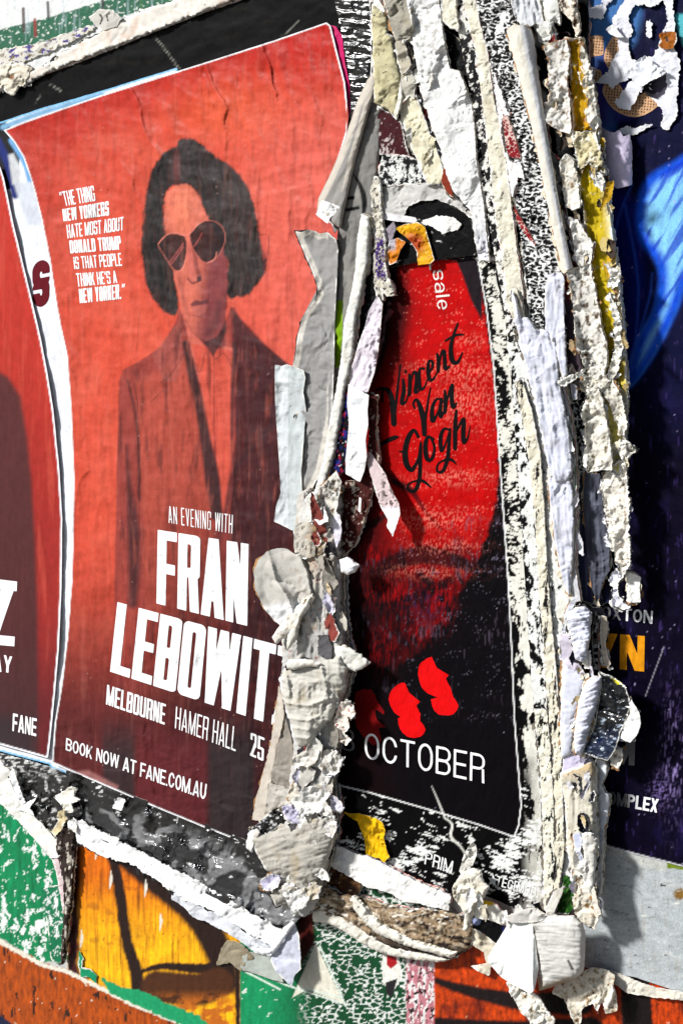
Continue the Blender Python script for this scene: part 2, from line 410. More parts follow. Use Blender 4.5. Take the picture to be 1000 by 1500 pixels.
    if ch in 'S5':
        lo = mn(ring(x, y, 0, 0, w, .5 + s * .5, t, s, rx, ry * .6), -rect(x, y, -1, .3, w * .5, .5 - s * .5 if ch == 'S' else .5 + s * .5 - s))
        if ch == '5': return mxx(mn(lo, -rect(x, y, -1, .3, t, .46)), rect(x, y, 0, .44, t, 1), top), w
        hi = mn(ring(x, y, 0, .5 - s * .5, w, 1, t, s, rx, ry * .6), -rect(x, y, w * .5, .5 + s * .5, w + 1, .7))
        return mx(lo, hi), w
    if ch == '2':
        hi = mn(ring(x, y, 0, .42, w, 1, t, s, rx, ry * .6), -rect(x, y, -1, .3, w - t, .7))
        return mxx(hi, bot, para(x, y, 0, w - t * 1.15, t * 1.15, 0, .6)), w
    if ch == '8': return mx(ring(x, y, 0, 0, w, .5 + s * .5, t, s, rx, ry * .6), ring(x, y, w * .06, .5 - s * .5, w * .94, 1, t, s, rx, ry * .6)), w
    if ch == 's': return glyph_s(x, y / .72, w, t, s / .72, rx, ry)
    if ch == 'a': return mxx(ring(x, y, 0, 0, w, .44, t, s, rx, .22), rect(x, y, w - t, 0, w, .5), mn(ring(x, y, 0, .1, w, .72, t, s, rx, .3), mn(y - .48, y * 0 + 1))), w
    if ch == 'l': return L, t
    if ch == 'e': return mx(mn(ring(x, y, 0, 0, w, .72, t, s, rx, .35), -rect(x, y, w * .5, .18, w + 1, .36)), rect(x, y, t * .5, .36 - s * .4, w - t * .5, .36 + s * .4)), w
    if ch == '_': return rect(x, y, 0, -.1, w, -.1 + s), w
    return rect(x, y, 0, 0, w, 1), w
def glyph_s(x, y, w, t, s, rx, ry): return glyph('S', x, y, w, t, s, rx, ry)
def text_field(txt, w=.5, t=.2, s=.14, rx=.2, ry=.2, gap=.07):
    pos = []; a = 0; z = np.zeros((1, 1))
    for ch in txt:
        adv = glyph(ch, z, z, w, t, s, rx, ry)[1]; pos.append((a, adv, ch)); a += adv + gap
    tot = a - gap
    def f(U, V):
        X = U * tot; r = np.full(U.shape, -1.0)
        for a0, adv, ch in pos:
            if ch == ' ': continue
            sel = (X > a0 - .15) & (X < a0 + adv + .15)
            if sel.any():
                g_ = glyph(ch, X[sel] - a0, V[sel], w, t, s, rx, ry)[0]; r[sel] = np.maximum(r[sel], g_)
        return r
    return f
def text(host, txt, quad, col=(248, 248, 248), px=.8, wear=0, off=.45, name='lettering', **kw):
    q = P(quad); Lx = np.hypot(*(q[1] - q[0])); Ly = np.hypot(*(q[0] - q[3]))
    res = (int(Lx * 1.06 / px) + 4, int(Ly * 1.24 / px) + 4)
    return decal(name, host, text_field(txt, **kw), quad, res, col, wear=wear, off=off)

# ------------------------------------------------------------------ painting flat print into vertex colours
class Pt:
    def __init__(s, x, y, col): s.x, s.y = x, y; s.c = np.tile(lin(col), (len(x), 1))
    def mix(s, m, col):
        m = np.clip(m, 0, 1)[:, None]; c = lin(col) if not isinstance(col, np.ndarray) else col
        s.c = s.c * (1 - m) + c * m; return s
    def poly(s, pts, col, soft=1.5, a=1.0, n=0):
        d = polysdf(smooth(pts, n, True) if n else P(pts), s.x, s.y); return s.mix(a * sm(-soft, soft, d), col)
    def stroke(s, pts, w, col, soft=1.2, a=1.0, n=3):
        return s.mix(a * sm(-soft, soft, strokef(smooth(pts, n), w, s.x, s.y)), col)
    def grad(s, y0, y1, col, a=1.0, ax='y'): return s.mix(a * sm(y0, y1, s.y if ax == 'y' else s.x), col)

# ------------------------------------------------------------------ the hoarding with its layers of paint, the building behind, the pavement
def chips(x, y):
    wx = x + 3 * vn(x / 11, y / 11, 9); wy = y + 4 * vn(x / 11, y / 11, 10)
    return fbm(wx / 11, wy / 19, 7, 6, .72) + .22 * vn(x / 50, y / 70, 9)
def wall_paint(x, y):
    p = Pt(x, y, (150, 150, 140))
    # top left: white paint with a green band
    p.mix(sm(300, 200, y), (226, 228, 226))
    band = (-40, 52), (60, 28), (180, -8), (300, -30), (300, 20), (200, 18), (150, 32), (60, 62), (0, 76), (-40, 90)
    m = sm(-1, 1, polysdf(np.array(band, float), x, y) + 2 * fbm(x / 8, y / 8, 3))
    p.mix(m, (8, 92, 62)); p.mix(m * (fbm(x / 6, y / 5, 4, 4) > .28), (210, 214, 205))
    st = vn(x / 5, y / 60, 8); p.mix(sm(.25, .5, st) * (y < 60) * .4, (175, 190, 200))
    for a, b, c, col in ((34, 12, 45, (60, 30, 30)), (51, 28, 52, (140, 20, 25)), (70, 3, 25, (50, 40, 45)), (150, -10, 18, (20, 25, 20)), (206, -10, 12, (10, 90, 30))):
        p.stroke([(a, b), (a + 1, c)], 2.2, col, 1.2, .9)
    low = sm(1150, 1155, y)
    p.mix(low, (196, 196, 192))
    # green paint, chipped down to white
    G = [(-400, 1140), (120, 1140), (118, 1300), (100, 1405), (60, 1412), (0, 1374), (-400, 1250)]
    m = sm(-1.5, 1.5, polysdf(P(G), x, y) + 3 * fbm(x / 12, y / 12, 5))
    p.mix(m, (0, 128, 76)); p.mix(m * sm(.0, .5, fbm(x / 14, y / 60, 6)) * .5, (0, 165, 105))
    ch = chips(x, y)
    p.mix(m * sm(.1, .5, fbm(x / 8, y / 70, 63, 4)) * .5, (4, 60, 40)); p.mix(m * sm(.10, .15, ch), (230, 234, 230))
    # yellow and orange mural
    O = [(96, 1200), (112, 1240), (470, 1240), (470, 1370), (352, 1390), (352, 1560), (140, 1560), (100, 1430)]
    m = sm(-2, 2, polysdf(P(O), x, y) + 2 * fbm(x / 12, y / 14, 15))
    base = lin((214, 104, 2)) + (lin((250, 176, 8)) - lin((214, 104, 2))) * sm(1270, 1400, y)[:, None]
    base = base * (1 + .6 * fbm(x / 4, y / 70, 16, 4)[:, None] + .35 * fbm(x / 24, y / 30, 18, 3)[:, None])
    p.mix(m, base)
    p.mix(m * (fbm(x / 7, y / 16, 17, 5, .75) > .44) * .6, (70, 32, 10))
    D = (34, 14, 8); p.mix(m * sm(.12, .5, fbm(x / 7, y / 90, 62, 4)) * .55, (120, 50, 4)); p.mix(m * sm(.2, .5, fbm(x / 30, y / 24, 61, 5)) * .4, (90, 44, 12))
    p.mix(m * sm(5, -5, x - 116 + 3 * vn(x / 9, y / 20, 3)), (60, 12, 10))
    def ms(pts, w, soft, col=D):
        p.mix(m * sm(-soft, soft, strokef(smooth(pts, 4), w, x, y) + 2 * fbm(x / 5, y / 14, 19)), col)
    ms([(160, 1235, 6), (174, 1300, 8), (186, 1380, 8), (202, 1440, 10), (206, 1560, 12)], 8, 2.5)
    ms([(170, 1245, 16), (230, 1290, 20), (290, 1340, 22), (322, 1400, 20), (330, 1440, 18)], 14, 5)
    ms([(206, 1424, 3), (240, 1416, 5), (300, 1420, 8), (330, 1412, 10)], 6, 2)
    ms([(230, 1446, 24), (290, 1450, 24), (320, 1440, 22)], 20, 4, (72, 36, 12))
    p.mix(m * sm(1448, 1475, y) * sm(.0, .3, fbm(x / 30, y / 20, 23) + .2), (190, 100, 20))
    ms([(348, 1400, 5), (350, 1500, 5)], 5, 2)
    for a, b in ((162, 1288), (235, 1350), (213, 1300), (141, 1245), (119, 1375)):
        p.mix(m * sm(-.5, .5, strokef([(a, b - 12, .5), (a + 1, b, 2.4), (a - 1, b + 14, .6)], 1, x, y)), (225, 220, 205))
    # rust band lower left
    B = [(-400, 1240), (0, 1376), (60, 1410), (104, 1424), (190, 1470), (300, 1512), (300, 1700), (-400, 1700)]
    m = sm(-1.5, 1.5, polysdf(P(B), x, y) + 4 * fbm(x / 14, y / 9, 25))
    c = lin((168, 70, 6)) * (1 + .9 * fbm(x / 5, y / 22, 26, 5)[:, None])
    p.mix(m, c); p.mix(m * (fbm(x / 13, y / 11, 27, 6, .75) > .40), (216, 200, 180)); p.mix(m * (fbm(x / 9, y / 30, 28, 4) > .34), (50, 24, 14))
    p.mix(sm(0, 3, polysdf(P([(-60, 1480), (0, 1486), (24, 1503), (24, 1600), (-60, 1600)]), x, y)), (20, 26, 60))
    e = strokef([(0, 1380), (60, 1413), (104, 1426), (190, 1470), (290, 1510)], 3.2, x, y) + 3 * fbm(x / 6, y / 6, 29)
    p.mix(sm(-.5, .8, e), (228, 222, 205))
    p.mix(sm(-1, 1, polysdf(P("148,1432 176,1446 210,1452 240,1468 290,1488 310,1506 280,1508 220,1482 160,1456"), x, y) + 4 * fbm(x / 8, y / 8, 30)), (20, 150, 96))
    # green with pale wedge, bottom middle
    m = sm(-1, 1, polysdf(P("352,1366 352,1600 636,1600 636,1300 352,1300"), x, y))
    g2 = lin((10, 140, 86)) + (lin((4, 66, 34)) - lin((10, 140, 86))) * sm(380, 470, x)[:, None]
    p.mix(m, g2 * (1 + .25 * fbm(x / 10, y / 20, 33)[:, None]))
    lc = cells(x / 11 + .3 * vn(x / 6, y / 6, 3), y / 7, 35)
    p.mix(m * sm(.2, .12, lc) * sm(430, 470, x) * (fbm(x / 20, y / 20, 37) > -.15), (222, 226, 220))
    p.mix(m * (fbm(x / 14, y / 17, 38, 6, .7) > .34), (220, 222, 214))
    p.mix(m * sm(-1, 1, polysdf(P("372,1440 392,1456 430,1462 425,1478 400,1478 380,1458"), x, y) * 0 - 1), (0, 0, 0))
    p.mix(m * sm(-.6, .6, polysdf(P("428,1462 462,1382 504,1472 480,1462 450,1450"), x, y)), (222, 218, 200))
    for q in ([(352, 1412), (420, 1444), (500, 1470)], [(468, 1386), (506, 1474)], [(440, 1447), (500, 1462)], [(352, 1420), (410, 1450)]):
        p.mix(m * sm(-.5, .5, strokef(q, 1.3, x, y)), (214, 226, 214))
    p.mix(m * sm(-3, 3, polysdf(P("436,1310 458,1310 460,1384 436,1420"), x, y)), (70, 14, 8))  # shadow under the panel, painted into the wall as dark brown
    # red wedge, pink patch
    p.mix(sm(-.6, .6, polysdf(P("560,1385 578,1380 590,1430 574,1456 560,1440"), x, y)), (232, 230, 220))
    p.mix(sm(-.6, .6, polysdf(P("566,1380 576,1380 582,1412 572,1420 566,1414"), x, y)), (170, 20, 30))
    p.mix(sm(-.6, .6, polysdf(P("564,1440 582,1434 574,1462 566,1458"), x, y)), (30, 28, 30))
    m = sm(-1, 1, polysdf(P("594,1380 650,1380 650,1600 596,1600"), x, y) + 2 * fbm(x / 8, y / 8, 40))
    p.mix(m, (190, 120, 130)); p.mix(m * (fbm(x / 6, y / 16, 41, 4) > .05), (228, 222, 220)); p.mix(m * (fbm(x / 6, y / 9, 42, 4) > .2), (40, 26, 30))
    # rust orange right
    m = sm(-1, 1, polysdf(P("636,1340 1500,1340 1500,1700 636,1700"), x, y))
    c = lin((186, 58, 2)) * (1 + 1.0 * fbm(x / 6, y / 13, 44, 5)[:, None])
    p.mix(m, c); p.mix(m * (fbm(x / 15, y / 18, 45, 6, .75) > .44), (220, 180, 150)); p.mix(m * sm(.1, .4, fbm(x / 40, y / 50, 46)) * .7, (90, 16, 8)); p.mix(m * sm(.1, .5, fbm(x / 6, y / 60, 64, 4)) * .6, (60, 14, 6))
    for q, w in (([(640, 1438, 5), (700, 1456, 9), (770, 1468, 14), (850, 1470, 18)], 8), ([(930, 1440, 22), (936, 1560, 24)], 20), ([(640, 1500, 9), (760, 1512, 16), (860, 1520, 30)], 9)):
        p.mix(m * sm(-3, 3, strokef(smooth(q, 4), w, x, y) + 2 * fbm(x / 6, y / 8, 47)), (20, 8, 8))
    return p.c
def axis(lo, hi, a, b, fine, coarse):
    l = [a]
    st = fine
    while l[0] > lo: st *= 1.5; l.insert(0, l[0] - min(st, 90))
    l += list(np.arange(a + fine, b, fine)); st = fine
    while l[-1] < hi: st *= 1.5; l.append(l[-1] + min(st, 90))
    return l
xs = np.array(axis(-500, 1700, -20, 1020, 1.6, 0))
ys = [q for q in np.arange(-14, 140, 1.6)] + [q for q in np.arange(140, 1150, 14.0)] + [q for q in np.arange(1150, 1512, 1.6)]
st = 2.0; a_ = [-14.0]
while a_[0] > -500: st *= 1.5; a_.insert(0, a_[0] - min(st, 90))
st = 2.0; b_ = [1512.0]
while b_[-1] < 2000: st *= 1.5; b_.append(b_[-1] + min(st, 90))
ys = np.array(a_[:-1] + ys + b_)
X, Y = np.meshgrid(xs, ys); x = X.ravel(); y = Y.ravel()
z = .9 * fbm(x / 7, y / 40, 60, 3) + .5 * fbm(x / 3.5, y / 4, 61, 3) - 8 * sm(0, -60, np.minimum(np.minimum(x + 60, 1060 - x), np.minimum(y + 60, 1560 - y))) * 0
nx_, ny_ = len(xs), len(ys); I = np.arange(nx_ * ny_).reshape(ny_, nx_)
F_ = np.stack([I[1:, :-1], I[1:, 1:], I[:-1, 1:], I[:-1, :-1]], -1).reshape(-1, 4).tolist()
hoard = link_mesh('painted_wall', W(x, y, z), F_, wall_paint(x, y), 'painted_board'); hoard['kind'] = 'structure'
hoard['label'] = 'hoarding painted in green, orange and rust under the posters'
def box(name, a, b, col, mat, label=None, kind='structure'):
    V = np.array([(q, r, t) for q in (a[0], b[0]) for r in (a[1], b[1]) for t in (a[2], b[2])], float)
    Fs = [[0, 1, 3, 2], [4, 6, 7, 5], [0, 4, 5, 1], [2, 3, 7, 6], [0, 2, 6, 4], [1, 5, 7, 3]]
    o = link_mesh(name, V, Fs, np.tile(lin(col), (8, 1)), mat, None, False); o['kind'] = kind
    if label: o['label'] = label
    return o
box('building_wall', (-9, .03, -.5), (6, .28, 5.5), (150, 146, 138), 'painted_board')
box('pavement', (-30, -30, -.62), (30, .28, -.5), (128, 126, 122), 'painted_board')

# ------------------------------------------------------------------ black backing and the posters pasted on it
BK = (15, 14, 14)
def black(x, y, d):
    p = Pt(x, y, (7, 6, 7))
    p.mix(.3 * sm(.2, .6, fbm(x / 40, y / 20, 70)), (40, 38, 28))
    p.mix((fbm(x / 3, y / 3, 71, 3) > .66) * sm(.1, .4, fbm(x / 60, y / 50, 72)) * .8, (150, 155, 150))
    for q in ([(228, 55), (242, 72), (262, 100)], [(413, 52, .3), (428, 40, .9), (437, 30, .3)], [(72, 122, .4), (88, 132, 1.2), (90, 136, .3)], [(52, 150, .3), (60, 138, .6)]):
        p.stroke(q, .8, (150, 150, 140), .8, .7)
    return p.c
backing = sheet('black_backing', 'glossy black paper showing as a band above the large red portrait poster', 'backing paper',
    "-90,175 -30,140 0,128 63,106 130,84 210,52 300,16 350,-4 420,-40 560,-40 552,120 530,300 520,700 500,1150 470,1200 -90,1090",
    g=3, h=3, th=1, jag=(1.5, 12), wr=(1.0, 30, 60, 60), col=black, mat='black_paper')

def under(x, y, d):
    p = Pt(x, y, (232, 234, 240))
    p.poly("-80,160 0,170 30,200 26,275 -80,290", (14, 13, 16))
    p.stroke([(-4, 206), (10, 235), (18, 262), (22, 285)], 6, (14, 34, 110), 2)
    p.poly("12,226 20,224 30,246 28,268 18,270", (200, 202, 205), 2)
    p.stroke([(4, 186), (60, 165), (150, 138)], 3.5, (120, 170, 205), 2)
    p.stroke([(16, 205), (34, 235), (43, 262), (47, 290)], 3.6, (110, 165, 215), 1.5)
    p.poly("20,268 50,266 64,330 40,330", (205, 210, 220), 3)
    p.mix(sm(3.4, 1.6, d), (120, 185, 225))
    return p.c
def under_h(x, y, d): return 2.0 * fbm(x / 26, y / 60, 75, 3)
under_p = sheet('poster', 'white poster with a pale blue edge showing in the gap between the two red posters', 'poster',
    "-80,200 4,177 60,158 150,132 260,98 260,800 150,1150 76,1126 72,1120 0,1101 -80,1076", g=2.2, h=5, th=1, jag=(.6, 20),
    col=under, mat='printed_paper', hx=under_h)
text(under_p, 'S', "47,384 73,378 72,447 48,451", (96, 12, 26), name='lettering', w=.8, t=.34, s=.24, rx=.4, ry=.4)

def side(x, y, d):
    p = Pt(x, y, (186, 44, 30))
    p.grad(350, 900, (150, 36, 32)); p.mix(sm(.0, .5, fbm(x / 9, y / 150, 80, 3)) * .35, (205, 84, 66))
    p.mix(sm(870, 1060, y), (96, 26, 30))
    p.poly("-120,545 -10,540 12,552 30,580 40,640 46,700 52,800 55,900 56,1120 -120,1120", (66, 36, 38), 5, .9)
    p.poly("-120,1040 50,1052 48,1120 -120,1120", (42, 38, 42), 12, .7)
    p.mix(sm(3.0, 1.6, d) * (x > 0), (240, 240, 246))
    return p.c
SIDE_WR = ((.5, 8, 90, 4), (1.6, 26, 90, -6))
sidep = sheet('poster', 'red poster cut off by the left edge, with a dark coat and white letter Z', 'poster',
    "-140,250 0,243 6,262 20,330 36,395 48,445 60,497 69,545 78,600 87,690 91,760 90,860 86,950 80,1020 74,1080 70,1111 0,1091 -140,1052",
    g=1.8, h=8.5, th=.9, jag=(.3, 20), col=side, mat='printed_paper', wr=SIDE_WR, hx=lambda x, y, d: 3.5 * np.exp(-d / 12) * (1 + fbm(x / 30, y / 60, 81)))
text(sidep, 'Z', "-24,846 25,852 21,947 -24,943", w=.5, t=.17, s=.15)
text(sidep, 'DAY', "-24,954 18,962 17,986 -26,982", w=.42, t=.12, s=.1)
text(sidep, 'FANE', "19,1045 54,1053 53,1079 18,1071", w=.52, t=.15, s=.15)

def portrait(x, y, d):
    p = Pt(x, y, (184, 34, 18))
    n = fbm(x / 70, y / 90, 82, 3)
    p.mix(sm(60, 300, y + 60 * n), (206, 74, 52)); p.mix(sm(-.3, .6, n) * .6 * sm(100, 220, y), (216, 96, 74))
    p.mix(sm(260, 460, x) * sm(800, 400, y) * sm(90, 220, y) * .75, (216, 98, 84))
    p.mix(sm(150, 60, x) * sm(600, 200, y) * .5, (170, 22, 14))
    glow = np.exp(-(((x - 330) / 90) ** 2 + ((y - 160) / 60) ** 2)); p.mix(glow * .55, (225, 92, 52))
    p.mix(sm(760, 1080, y) * .96, (74, 24, 28)); p.mix(sm(740, 1000, y) * sm(220, 420, x) * .7, (58, 16, 22))
    def z(s): q = P(s); return np.stack([180 + q[:, 0] / 3.948, 180 + q[:, 1] / 3.948], 1)
    c2 = lambda s: np.stack([160 + P(s)[:, 0] / 3.571, 520 + P(s)[:, 1] / 3.571], 1)
    # coat
    coat = P("166,1300 167,900 171,700 174,560 180,541 202,530 236,508 258,470 262,452 300,500 330,470 338,450 344,450 352,468 366,492 392,508 410,524 430,540 470,560 470,1300")
    fade = sm(1080, 800, y)
    p.mix(fade * sm(-1.5, 1.5, polysdf(coat, x, y)), (150, 60, 52))
    p.poly("338,450 356,470 392,508 430,540 450,1000 335,1000 336,760 345,640 342,540", (62, 25, 31), 3, .92)
    body = sm(-8, 8, polysdf(P("200,560 280,520 312,640 318,740 300,900 214,900"), x, y)); p.mix(body * .8 * fade, (178, 74, 58))
    p.poly("222,520 262,470 270,520 258,560 240,556", (160, 84, 76), 1.5, .5)
    for q in ([(236, 560), (252, 546), (280, 500)], [(222, 588), (238, 572)], [(258, 500), (272, 470), (280, 460)], [(196, 560), (203, 620), (204, 800)]):
        p.stroke(q, .7, (80, 30, 32), .9, .6)
    # shirt and dark facing
    p.poly(z("330,1060 390,1200 440,1250 520,1360 580,1290 640,1300 640,1500 440,1500 380,1250"), (206, 100, 84), 1.5)
    p.poly(c2("430,-60 560,-40 640,-20 640,100 640,500 625,640 610,760 600,840 580,740 545,560 500,300 470,100"), (206, 82, 64), 2)
    p.stroke(c2("545,-60 550,100 548,320 560,640"), .8, (120, 44, 44), .9, .7)
    p.stroke(c2("450,40 475,90 500,-10"), .7, (90, 40, 40), .8, .7); p.stroke(c2("540,0 560,20 600,-10 640,60"), .7, (90, 40, 40), .8, .7)
    q = c2("400,-60 425,60 470,250 505,450 540,650 560,840"); q = np.column_stack([q, [5, 6, 7, 8, 11, 8]])
    p.stroke(q, 7, (48, 30, 34), 3, .95)
    q = c2("655,-60 645,150 640,420 650,620"); q = np.column_stack([q, [3, 3, 2.2, 1]]); p.stroke(q, 3, (60, 34, 38), 2, .8)
    p.stroke(c2("850,360 760,470 680,570 640,640 620,760 590,900"), 3, (52, 26, 32), 4, .7)
    p.stroke(np.column_stack([c2("95,130 140,330 155,560 160,760"), [1, 2, 2, 1]]), 2, (60, 28, 30), 2.5, .85)
    p.stroke(np.column_stack([c2("90,480 105,700 125,900 130,1100 120,1300"), [1, 4, 9, 9, 7]]), 6, (44, 28, 34), 5, .8)
    # hair
    hair = z("225,185 262,150 310,130 322,100 365,84 430,100 480,150 560,205 640,262 705,340 750,450 775,560 790,660 812,730 832,790 815,870 775,930 720,990 655,1008 610,1008 602,900 600,780 480,520 420,390 330,352 250,400 240,560 245,640 285,850 312,980 322,1060 300,1105 262,1108 215,1065 165,1000 140,940 118,840 108,700 118,540 150,330 180,245")
    dh = polysdf(smooth(hair, 3, True), x, y) + 1.3 * fbm(x / 2.5, y / 2.5, 84, 3) + 3.2 * fbm(x / 9, y / 14, 83, 3)
    strand = vn((x + 6 * np.sin(y / 17)) / 2.6, y / 34, 85) + .6 * vn((x - 5 * np.sin(y / 23 + 1)) / 6, y / 40, 78)
    hc = lin((46, 39, 38)) * (1 + .75 * strand + .5 * sm(290, 350, x) * sm(420, 260, y) - .5 * sm(280, 230, x))[:, None]
    # face
    face = z("330,345 420,380 480,520 600,640 606,800 604,980 596,1090 578,1180 540,1235 480,1262 430,1240 388,1190 345,1090 312,960 280,850 240,650 246,420 280,385")
    df = polysdf(smooth(face, 3, True), x, y)
    sk = Pt(x, y, (206, 104, 84))
    sk.mix(np.exp(-(((x - 268) / 22) ** 2 + ((y - 300) / 36) ** 2)), (236, 128, 98))
    sk.mix(sm(288, 312, x + .1 * (y - 380)) * sm(330, 370, y), (126, 56, 58)); sk.mix(sm(455, 500, y) * .5, (130, 62, 60))
    sk.stroke(z("385,690 392,800 408,900"), 4, (196, 100, 90), 2.5, .8); sk.stroke(z("415,700 424,820 440,880"), 3.5, (110, 50, 52), 3, .8)
    sk.stroke(z("378,900 400,925 432,915 450,890"), 1.5, (88, 38, 42), 1.6, .85)
    sk.poly(z("425,890 450,885 455,912 432,920"), (50, 28, 32), 1.2)
    sk.poly(z("388,1048 420,1022 448,1030 490,1018 500,1040 450,1052 400,1060"), (90, 44, 48), 1.6, .9)
    sk.poly(z("395,1062 450,1056 492,1050 480,1092 440,1112 404,1096"), (170, 90, 84), 2, .6)
    sk.stroke(z("405,1110 440,1120 475,1104"), 1.2, (110, 56, 56), 2, .7)
    sk.mix(sm(.0, .5, fbm(x / 7, y / 16, 75, 4)) * .3, (140, 60, 54)); sk.stroke(z("330,900 350,1000 372,1100"), 2, (150, 70, 64), 5, .6); sk.stroke(z("400,640 410,560 400,470"), 3, (176, 84, 70), 5, .4)
    sk.stroke(z("560,1040 540,1140 500,1210"), 6, (92, 44, 48), 5, .7)
    p.mix(sm(-1.5, 1.5, df), sk.c)
    p.mix(sm(-2.6, 2.2, dh), np.clip(hc, .008, 1))
    p.mix(sm(-4, 6, dh) * np.exp(-(((x - 258) / 5) ** 2 + ((y - 245) / 26) ** 2)) * .55, (130, 62, 60))
    p.mix(sm(6, -6, polysdf(smooth(hair, 2, True), x, y)) * 0, (0, 0, 0))
    for i in range(16):                                   # loose hairs round the outline
        k = (i * 37) % len(hair); a = hair[k]; rnd = random.Random(i); dx, dy = rnd.uniform(-7, 7), rnd.uniform(-9, 6)
        p.stroke([(a[0], a[1]), (a[0] + dx, a[1] + dy * .6), (a[0] + dx * 1.3, a[1] + dy)], .35, (70, 50, 50), .7, .5)
    p.poly(z("450,1245 480,1262 540,1236 580,1180 590,1120 600,1200 560,1290 520,1350 480,1290"), (52, 34, 38), 2, .9)
    # cloth: folds and weave of the coat
    cd = sm(-2, 4, polysdf(coat, x, y)) * (1 - sm(-1, 3, dh)) * (1 - sm(-1, 3, df)) * sm(1150, 900, y)
    p.mix(cd * sm(.05, .5, fbm(x / 13, y / 90, 76, 4)) * .55, (58, 26, 30)); p.mix(cd * sm(.1, .6, fbm(x / 10 + 4, y / 70, 77, 4)) * .4, (200, 96, 78))
    p.mix(cd * (((x + .6 * y) % 3.2) < 1.2) * .10, (40, 20, 20)); p.mix(cd * sm(345, 380, x) * .35, (48, 24, 30))
    # sunglasses
    for q in ("205,698 240,655 285,638 330,645 362,662 368,740 352,820 328,852 292,845 255,790 222,740", "386,642 420,600 465,566 530,568 580,610 590,680 565,745 530,790 490,808 455,795 420,750 395,700"):
        l = smooth(z(q), 3, True); dl = polysdf(l, x, y)
        p.mix(sm(-1, 1, dl) * .95, (34, 24, 27)); p.mix(sm(1.2, .4, np.abs(dl)) * .5, (206, 110, 96))
    for q in ("205,698 250,648 300,632 340,645 385,640 430,590 470,566", "330,855 350,835 362,790", "490,808 530,785 543,745"):
        p.stroke(z(q), .7, (226, 130, 112), .7, .9)
    for q in ("268,808 310,750 350,695", "280,815 320,760 348,715", "412,712 440,670 456,636"): p.stroke(z(q), .9, (180, 84, 80), 1, .75)
    p.stroke(z("785,650 840,650 836,760 812,840"), .7, (110, 44, 44), .9, .8); p.poly(z("790,655 835,655 830,770 812,800"), (190, 74, 64), 1.5, .5)
    p.mix(sm(660, 900, y) * sm(170, 290, x) * .66, (38, 11, 15)); p.mix(sm(110, 30, x * .32 + y - 150) * .55, (176, 16, 8))
    # ink wear: vertical streaks, grey bars in the lower part
    p.mix(sm(.1, .8, fbm(x / 9, y / 150, 86, 3)) * .13 + sm(.3, .7, fbm(x / 2.4, y / 30, 87, 3)) * .08, (225, 140, 122))
    p.mix(sm(.05, .6, fbm(x / 9, y / 60, 88, 4)) * .20, (90, 18, 14))
    bars = sm(1030, 1110, y)
    for a, b in ((150, 197), (306, 372)): p.mix(bars * sm(a - 6, a + 6, x) * sm(b + 6, b - 6, x) * .8, (40, 36, 38))
    p.mix(bars * sm(195, 205, x) * sm(308, 296, x) * .5, (104, 34, 40))
    p.mix(bars * sm(96, 60, x + (1160 - y) * .2) * .4, (120, 40, 44))
    p.mix(sm(-.4, 6, polysdf(P("84,1130 130,1126 176,1150 172,1170 120,1158"), x, y)) * .5, (190, 130, 125))
    p.mix((fbm(x / 5, y / 5, 89, 4) > .56) * sm(0, .3, fbm(x / 60, y / 60, 90)) * .4, (215, 170, 160))
    p.mix(sm(2.6, 1.4, d) * (x < 508), (242, 242, 244))
    return p.c
def main_h(x, y, d):
    z = 3 * np.exp(-np.clip(d, 0, None) / 10) * sm(140, 60, x) + 0
    for q, a, w in (([(193, 130), (205, 165), (222, 205), (236, 240)], 2.6, 5), ([(120, 165), (134, 200), (150, 240), (160, 262)], 1.6, 8),
                    ([(303, 92), (312, 120), (330, 160)], 2.4, 4), ([(388, 68), (396, 105), (405, 135)], 2.6, 4), ([(298, 110), (310, 150)], 1.4, 4),
                    ([(330, 205), (333, 320), (334, 440)], 1.3, 5), ([(128, 690), (108, 722)], 1.5, 4), ([(70, 470), (100, 520), (120, 640)], 1.4, 6),
                    ([(405, 250), (425, 300), (420, 340)], 1.6, 5), ([(345, 130), (360, 180), (372, 250), (376, 330)], 1.8, 5), ([(440, 80), (452, 130), (470, 170)], 1.6, 6), ([(150, 150), (170, 220), (196, 262)], 1.6, 6), ([(268, 560), (276, 700), (270, 860)], 1.1, 6), ([(150, 600), (140, 800), (136, 960)], 1.2, 7), ([(380, 880), (374, 1000), (366, 1090)], 1.2, 6), ([(456, 270), (448, 330), (440, 380)], 1.2, 6), ([(210, 1080), (215, 1130), (228, 1180)], 2.4, 6),
                    ([(130, 1110), (160, 1135), (200, 1128)], 2.0, 7), ([(300, 1170), (340, 1190)], 1.6, 6), ([(350, 1100), (352, 1180), (360, 1220)], 2, 7)):
        q = smooth(q, 3); xw = x + 6 * vn(x / 40, y / 34, 91); f = -strokef(q, 0, xw, y)
        side_ = np.interp(y, q[:, 1], q[:, 0]) - xw
        wd = np.where(side_ > 0, w * 2.8, w * .8) * (1 + .4 * vn(x / 30, y / 30, 94))
        z = z + 1.4 * a * np.exp(-f / wd)
    z = z + 1.2 * sm(1020, 1120, y) * crum(x / 34, y / 30, 92, 4)
    return z
